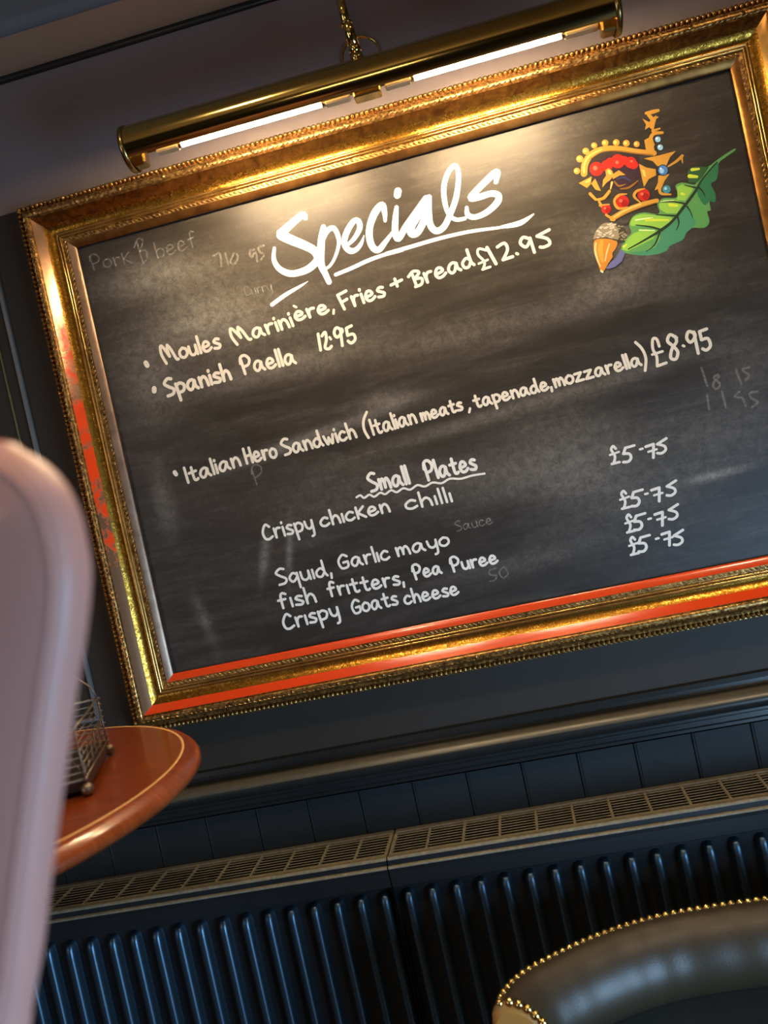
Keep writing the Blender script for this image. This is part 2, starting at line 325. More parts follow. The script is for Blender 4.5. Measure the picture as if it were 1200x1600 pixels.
# painted and chalked marks, in tenths of a millimetre on the blackboard face: x, z (, stroke width)
DISH_LINE = [[["bullet",[[[-5612,16601,88],[-5599,16553,88]]]],["wording",[[[-5250,16506,52],[-5303,16675,52],[-5292,16816,52],[-5246,16784,52],[-5167,16611,52],[-5167,16611,52],[-5181,16726,52],[-5168,16810,52],[-5168,16810,52],[-5120,16727,52],[-5057,16546,52],[-5021,16530,52]],[[-4915,16697,52],[-4974,16647,52],[-4970,16564,52],[-4906,16532,52],[-4847,16583,52],[-4855,16665,52],[-4920,16697,52]],[[-4800,16691,52],[-4785,16567,52],[-4730,16535,51],[-4680,16586,51],[-4677,16693,51],[-4677,16693,51],[-4660,16536,51]],[[-4623,16826,52],[-4601,16537,51]],[[-4543,16613,51],[-4439,16639,51],[-4460,16696,51],[-4513,16700,51],[-4552,16621,51],[-4522,16547,51],[-4461,16543,51],[-4402,16582,51]],[[-4250,16695,51],[-4303,16707,51],[-4341,16665,51],[-4290,16628,51],[-4243,16593,51],[-4269,16546,51],[-4348,16555,51]],[[-3944,16525,51],[-4013,16677,51],[-4009,16808,51],[-3956,16780,51],[-3856,16625,51],[-3856,16625,51],[-3880,16731,51],[-3869,16808,51],[-3869,16808,51],[-3810,16735,51],[-3730,16571,51],[-3688,16558,51]],[[-3488,16684,50],[-3542,16719,51],[-3609,16693,51],[-3636,16622,51],[-3593,16567,50],[-3536,16590,50],[-3494,16699,50],[-3494,16699,50],[-3480,16616,50],[-3435,16573,50]],[[-3394,16728,50],[-3362,16577,50],[-3362,16577,50],[-3367,16668,50],[-3334,16723,50],[-3275,16727,50]],[[-3212,16730,50],[-3191,16587,50]],[[-3224,16795,50],[-3224,16807,50]],[[-3150,16741,50],[-3122,16591,50],[-3122,16591,50],[-3124,16690,50],[-3072,16746,50],[-3017,16703,50],[-2989,16599,50]],[[-2944,16746,50],[-2922,16603,50]],[[-2956,16810,50],[-2955,16822,50]],[[-2845,16737,50],[-2727,16758,50],[-2752,16807,50],[-2813,16811,50],[-2856,16744,50],[-2819,16681,50],[-2749,16677,50],[-2682,16709,50]],[[-2633,16814,50],[-2605,16674,50],[-2605,16674,50],[-2607,16758,50],[-2572,16807,50],[-2513,16808,50]],[[-2436,16738,50],[-2319,16759,50],[-2343,16808,50],[-2404,16812,50],[-2446,16745,50],[-2410,16682,50],[-2340,16678,50],[-2274,16710,50]],[[-2181,16694,41],[-2199,16634,41]],[[-2837,16925,38],[-2799,16894,38]],[[-2000,16664,50],[-2063,16917,50],[-2063,16917,50],[-1909,16952,50]],[[-2031,16783,50],[-1923,16814,50]],[[-1842,16836,50],[-1813,16677,50],[-1813,16677,50],[-1817,16773,50],[-1786,16832,50],[-1731,16835,50]],[[-1673,16839,50],[-1654,16688,49]],[[-1683,16908,50],[-1683,16920,50]],[[-1597,16764,50],[-1490,16796,50],[-1514,16850,50],[-1569,16851,50],[-1607,16772,50],[-1572,16702,49],[-1508,16702,49],[-1448,16743,49]],[[-1295,16860,50],[-1351,16869,50],[-1389,16827,50],[-1334,16794,49],[-1283,16762,49],[-1308,16715,49],[-1391,16719,49]],[[-1064,16943,50],[-1047,16818,49]],[[-1147,16861,49],[-954,16901,49]],[[-735,16753,49],[-766,16964,49]],[[-832,16925,49],[-739,16991,49],[-645,16953,49],[-746,16863,49],[-746,16863,49],[-624,16844,49],[-645,16755,49],[-753,16735,49]],[[-572,16913,49],[-542,16758,49],[-542,16758,49],[-546,16853,49],[-512,16912,49],[-453,16918,49]],[[-376,16847,49],[-261,16883,49],[-286,16936,49],[-345,16935,49],[-387,16854,49],[-350,16787,49],[-281,16789,49],[-216,16833,49]],[[-13,16934,49],[-66,16968,49],[-132,16937,49],[-160,16863,49],[-119,16807,49],[-62,16834,49],[-19,16949,49],[-19,16949,49],[-6,16863,49],[37,16821,49]],[[211,16950,49],[159,16984,49],[86,16921,49],[104,16844,49],[173,16839,49],[224,16920,49],[224,16920,49],[201,17114,50],[201,17114,50],[224,16920,49],[266,16849,49]]]],["price",[[[510,17030,42],[393,17082,42],[363,16993,42],[440,16855,42],[396,16748,42],[383,16741,42],[383,16741,42],[514,16751,42]],[[342,16848,37],[498,16873,37]],[[529,17068,56],[616,16778,55]],[[694,17037,51],[818,17069,51],[846,16955,51],[741,16811,51],[741,16811,51],[903,16823,51]],[[974,16858,46],[992,16843,46]],[[1225,17039,51],[1129,17085,51],[1069,17004,51],[1146,16921,51],[1228,17006,51],[1237,17046,51],[1237,17046,51],[1259,16806,51]],[[1564,17100,51],[1353,17048,51],[1353,17048,51],[1504,16967,51],[1527,16876,51],[1426,16849,51],[1366,16864,51]]]]],[["bullet",[[[-5567,16135,88],[-5577,16092,88]]]],["wording",[[[-5235,16227,57],[-5300,16243,57],[-5371,16174,57],[-5312,16109,57],[-5225,16045,57],[-5249,15970,57],[-5351,15950,57]],[[-5173,16121,57],[-5140,15831,57],[-5140,15831,57],[-5166,16088,57],[-5166,16088,57],[-5099,16123,57],[-5028,16074,57],[-5055,15983,57],[-5147,15964,57]],[[-4829,16088,57],[-4877,16128,57],[-4941,16101,57],[-4970,16026,57],[-4934,15964,57],[-4879,15987,57],[-4834,16104,57],[-4834,16104,57],[-4825,16013,57],[-4786,15964,57]],[[-4739,16131,57],[-4721,15966,57],[-4721,15966,57],[-4718,16074,57],[-4666,16133,57],[-4617,16084,57],[-4596,15969,56]],[[-4546,16127,56],[-4534,15971,56]],[[-4553,16198,57],[-4552,16211,57]],[[-4377,16126,56],[-4433,16138,56],[-4473,16096,56],[-4420,16059,56],[-4370,16024,56],[-4397,15977,56],[-4480,15985,56]],[[-4328,16264,56],[-4309,15976,56],[-4309,15976,56],[-4305,16075,56],[-4254,16139,56],[-4206,16094,56],[-4185,15979,56]],[[-3920,16005,50],[-3948,16277,51]],[[-3965,16196,51],[-3943,16294,51],[-3865,16315,51],[-3799,16239,50],[-3830,16150,50],[-3917,16128,50]],[[-3604,16125,50],[-3650,16168,50],[-3710,16146,50],[-3738,16073,50],[-3703,16009,50],[-3651,16029,50],[-3608,16142,50],[-3608,16142,50],[-3600,16051,50],[-3562,16001,50]],[[-3504,16073,50],[-3400,16093,50],[-3421,16151,50],[-3474,16158,50],[-3514,16081,50],[-3483,16006,50],[-3422,15999,50],[-3362,16035,50]],[[-3322,16278,50],[-3301,15992,50]],[[-3263,16276,50],[-3241,15990,50]],[[-3059,16105,50],[-3105,16148,50],[-3165,16126,50],[-3192,16053,50],[-3158,15990,50],[-3106,16009,50],[-3064,16122,50],[-3064,16122,50],[-3055,16032,50],[-3018,15982,50]]]],["price",[[[-2533,16364,51],[-2549,16091,51]],[[-2476,16317,51],[-2408,16367,51],[-2413,16246,51],[-2465,16115,51],[-2405,16079,51],[-2353,16110,51]],[[-2352,16265,42],[-2338,16228,42]],[[-2115,16317,51],[-2199,16393,51],[-2260,16320,51],[-2224,16234,51],[-2117,16307,51],[-2142,16346,51],[-2169,16077,51]],[[-1947,16364,51],[-2041,16343,51],[-2041,16343,51],[-2046,16223,51],[-2046,16223,51],[-1946,16221,51],[-1932,16130,51],[-2010,16083,51],[-2057,16127,51]]]]],[["bullet",[[[-5539,14634,77],[-5524,14597,77]]]],["wording",[[[-5356,14672,49],[-5338,14408,49]],[[-5232,14651,49],[-5216,14450,49],[-5174,14423,49],[-5147,14441,49]],[[-5290,14560,49],[-5163,14579,49]],[[-4950,14559,49],[-4999,14594,49],[-5063,14565,49],[-5093,14492,49],[-5056,14436,49],[-5001,14461,49],[-4955,14574,49],[-4955,14574,49],[-4947,14490,49],[-4907,14446,49]],[[-4865,14722,49],[-4844,14452,49]],[[-4792,14604,49],[-4781,14458,49]],[[-4799,14670,49],[-4798,14683,49]],[[-4587,14591,49],[-4635,14626,49],[-4699,14597,49],[-4728,14524,49],[-4692,14469,49],[-4638,14494,49],[-4591,14606,49],[-4591,14606,49],[-4583,14522,49],[-4544,14479,49]],[[-4497,14638,49],[-4479,14484,49],[-4479,14484,49],[-4475,14585,49],[-4423,14644,49],[-4374,14602,48],[-4354,14496,48]],[[-4249,14759,48],[-4233,14503,48]],[[-4147,14757,48],[-4131,14501,48]],[[-4242,14623,48],[-4138,14637,48]],[[-4084,14572,48],[-3999,14595,48],[-4016,14651,48],[-4060,14657,48],[-4092,14581,48],[-4067,14508,48],[-4016,14503,48],[-3967,14538,48]],[[-3930,14657,48],[-3912,14498,48],[-3912,14498,48],[-3912,14593,48],[-3886,14649,48],[-3843,14648,48]],[[-3750,14654,48],[-3798,14607,48],[-3794,14528,48],[-3742,14495,48],[-3694,14542,48],[-3701,14621,48],[-3754,14654,48]],[[-3455,14751,48],[-3514,14765,48],[-3574,14703,48],[-3518,14643,48],[-3438,14583,48],[-3456,14514,48],[-3544,14497,48]],[[-3264,14616,48],[-3309,14654,48],[-3364,14630,48],[-3386,14561,48],[-3351,14503,48],[-3304,14524,48],[-3269,14632,48],[-3269,14632,48],[-3257,14548,48],[-3220,14503,48]],[[-3186,14656,48],[-3162,14504,48],[-3162,14504,48],[-3164,14603,48],[-3121,14657,48],[-3075,14612,48],[-3052,14506,47]],[[-2908,14615,47],[-2952,14652,47],[-3012,14598,47],[-2996,14522,47],[-2938,14511,47],[-2897,14585,47],[-2897,14585,47],[-2919,14775,47],[-2919,14775,47],[-2897,14585,47],[-2860,14512,47]],[[-2826,14654,47],[-2783,14526,47],[-2766,14518,47],[-2744,14618,47],[-2744,14618,47],[-2701,14519,47],[-2686,14527,47],[-2667,14657,47]],[[-2615,14658,47],[-2597,14514,47]],[[-2625,14723,47],[-2625,14735,47]],[[-2454,14645,47],[-2504,14667,47],[-2558,14606,47],[-2544,14537,47],[-2489,14516,47],[-2436,14547,47]],[[-2411,14783,47],[-2381,14518,47],[-2381,14518,47],[-2382,14609,47],[-2340,14667,47],[-2295,14625,47],[-2272,14520,47]],[[-2009,14891,46],[-2092,14767,46],[-2115,14617,46],[-2071,14463,46]],[[-1994,14752,45],[-1971,14496,45]],[[-1899,14726,45],[-1879,14531,45],[-1845,14502,45],[-1825,14518,45]],[[-1940,14641,45],[-1843,14653,45]],[[-1680,14624,45],[-1718,14659,45],[-1766,14634,45],[-1786,14566,45],[-1756,14510,45],[-1715,14531,45],[-1684,14638,45],[-1684,14638,45],[-1674,14556,45],[-1642,14512,45]],[[-1621,14777,45],[-1594,14515,45]],[[-1561,14659,45],[-1546,14517,45]],[[-1569,14724,45],[-1568,14736,45]],[[-1403,14637,45],[-1441,14673,45],[-1489,14648,45],[-1509,14579,45],[-1479,14523,45],[-1438,14545,45],[-1407,14652,45],[-1407,14652,45],[-1397,14570,45],[-1365,14526,45]],[[-1335,14678,45],[-1316,14528,45],[-1316,14528,45],[-1317,14626,45],[-1279,14680,45],[-1240,14637,45],[-1220,14533,45]],[[-1128,14661,45],[-1115,14533,45],[-1115,14533,45],[-1113,14623,45],[-1082,14660,45],[-1064,14612,45],[-1058,14548,45],[-1058,14548,45],[-1052,14632,45],[-1024,14663,45],[-999,14616,45],[-988,14539,45]],[[-945,14599,45],[-868,14622,45],[-884,14666,45],[-923,14668,45],[-952,14605,45],[-930,14549,45],[-884,14547,45],[-840,14579,45]],[[-704,14650,45],[-738,14680,45],[-782,14659,45],[-802,14600,45],[-777,14553,45],[-739,14571,45],[-707,14662,45],[-707,14662,45],[-701,14592,45],[-673,14555,45]],[[-602,14751,45],[-590,14585,45],[-560,14561,45],[-541,14575,45]],[[-641,14679,45],[-554,14689,45]],[[-431,14685,45],[-470,14693,45],[-498,14660,45],[-460,14633,45],[-426,14606,45],[-444,14570,45],[-503,14574,45]],[[-301,14559,40],[-328,14501,40]],[[-179,14743,45],[-162,14578,45],[-129,14553,45],[-109,14566,45]],[[-220,14672,45],[-125,14680,45]],[[36,14652,45],[-2,14683,45],[-49,14663,45],[-70,14605,45],[-41,14557,45],[0,14575,45],[32,14664,45],[32,14664,45],[40,14594,45],[71,14557,45]],[[103,14685,45],[135,14463,45],[135,14463,45],[109,14659,45],[109,14659,45],[159,14686,45],[213,14649,45],[195,14578,45],[127,14564,45]],[[265,14618,45],[347,14638,45],[329,14682,45],[287,14685,45],[257,14624,45],[283,14567,45],[332,14565,45],[378,14595,45]],[[412,14690,45],[429,14564,45],[429,14564,45],[429,14646,45],[468,14691,45],[505,14654,45],[523,14566,45]],[[665,14664,45],[628,14694,45],[581,14675,45],[561,14617,45],[589,14570,45],[630,14587,45],[661,14676,45],[661,14676,45],[670,14607,45],[700,14569,45]],[[824,14660,45],[787,14691,45],[736,14646,45],[747,14583,45],[797,14574,45],[833,14635,45],[833,14635,45],[818,14793,45],[818,14793,45],[833,14635,45],[863,14575,45]],[[906,14630,45],[987,14651,45],[970,14695,45],[929,14698,45],[899,14636,45],[924,14580,45],[973,14577,45],[1018,14607,45]],[[1067,14596,45],[1065,14533,45]],[[1123,14714,45],[1141,14583,45],[1141,14583,45],[1141,14675,45],[1176,14713,45],[1198,14663,45],[1206,14598,45],[1206,14598,45],[1211,14683,45],[1243,14714,45],[1272,14666,45],[1287,14587,45]],[[1374,14721,45],[1325,14680,45],[1330,14615,45],[1384,14590,45],[1433,14631,45],[1425,14696,45],[1370,14721,45]],[[1471,14717,45],[1575,14724,45],[1575,14724,45],[1481,14597,45],[1481,14597,45],[1599,14603,45]],[[1634,14721,45],[1738,14728,45],[1738,14728,45],[1644,14602,45],[1644,14602,45],[1762,14608,45]],[[1914,14703,45],[1875,14734,45],[1825,14713,45],[1803,14654,45],[1833,14606,45],[1876,14624,45],[1910,14716,45],[1910,14716,45],[1919,14645,45],[1951,14606,45]],[[1985,14737,45],[2006,14608,45],[2006,14608,45],[2004,14686,45],[2030,14732,45],[2074,14733,45]],[[2130,14670,45],[2217,14692,45],[2199,14737,45],[2154,14739,45],[2122,14676,45],[2149,14619,45],[2201,14616,45],[2250,14647,45]],[[2278,14843,45],[2302,14616,45]],[[2328,14844,45],[2351,14618,45]],[[2501,14719,45],[2462,14750,45],[2413,14730,45],[2391,14671,45],[2421,14622,45],[2464,14641,45],[2497,14732,45],[2497,14732,45],[2506,14661,45],[2538,14623,45]],[[2523,14997,46],[2600,14873,46],[2628,14708,46],[2578,14519,46]]]],["price",[[[2872,14849,46],[2856,14969,46],[2797,14983,46],[2766,14833,46],[2800,14698,46],[2778,14545,46],[2778,14545,46],[2925,14563,46]],[[2738,14744,41],[2904,14757,42]],[[3161,14916,51],[3074,14990,51],[3015,14899,51],[3085,14798,51],[3135,14691,51],[3083,14588,51],[3010,14627,51],[3058,14762,51],[3148,14856,51],[3145,14941,51]],[[3233,14773,42],[3250,14758,42]],[[3445,14920,51],[3365,14971,51],[3315,14879,51],[3359,14795,51],[3445,14868,51],[3440,14943,51],[3440,14943,51],[3440,14597,51]],[[3642,14946,51],[3528,14931,51],[3528,14931,51],[3531,14795,51],[3531,14795,51],[3631,14792,51],[3647,14673,51],[3575,14617,51],[3521,14651,51]]]]]]
HEADING = [["heading",[[[-2116,13851,52],[-2175,13869,52],[-2238,13800,52],[-2185,13730,52],[-2106,13661,52],[-2127,13583,52],[-2218,13566,52]],[[-2060,13738,52],[-2043,13565,52],[-2043,13565,52],[-2041,13686,52],[-2002,13735,52],[-1979,13669,52],[-1971,13582,52],[-1971,13582,52],[-1963,13695,52],[-1927,13734,52],[-1896,13668,52],[-1881,13564,52]],[[-1708,13693,52],[-1752,13737,52],[-1808,13711,52],[-1834,13633,52],[-1801,13567,52],[-1753,13590,52],[-1713,13710,52],[-1713,13710,52],[-1704,13615,52],[-1669,13563,52]],[[-1635,13865,52],[-1613,13563,52]],[[-1579,13865,52],[-1557,13563,52]],[[-1229,13544,52],[-1255,13828,52]],[[-1269,13742,52],[-1252,13845,52],[-1185,13870,52],[-1128,13793,52],[-1153,13698,52],[-1228,13673,52]],[[-1085,13853,52],[-1064,13552,52]],[[-907,13680,52],[-947,13723,52],[-999,13698,52],[-1022,13620,52],[-992,13555,52],[-947,13577,52],[-911,13697,52],[-911,13697,52],[-903,13603,52],[-871,13551,52]],[[-788,13808,52],[-773,13585,52],[-738,13551,52],[-716,13568,52]],[[-833,13714,52],[-731,13722,52]],[[-667,13628,52],[-578,13653,52],[-596,13713,52],[-641,13718,52],[-674,13636,52],[-648,13559,52],[-595,13554,52],[-545,13593,52]],[[-416,13707,52],[-461,13721,52],[-493,13678,52],[-450,13639,52],[-409,13601,52],[-430,13553,52],[-498,13564,52]]]],["wavy_underline",[[[-2495,13524,37],[-2423,13542,37],[-2368,13486,37],[-2270,13520,37],[-2192,13469,36],[-2081,13512,36],[-2000,13472,36],[-1890,13514,36],[-1802,13462,36],[-1681,13502,36],[-1569,13455,36],[-1437,13503,36],[-1315,13454,36],[-1175,13490,36],[-1030,13447,36],[-878,13490,36],[-700,13451,36],[-501,13462,36],[-298,13449,36]]]]]
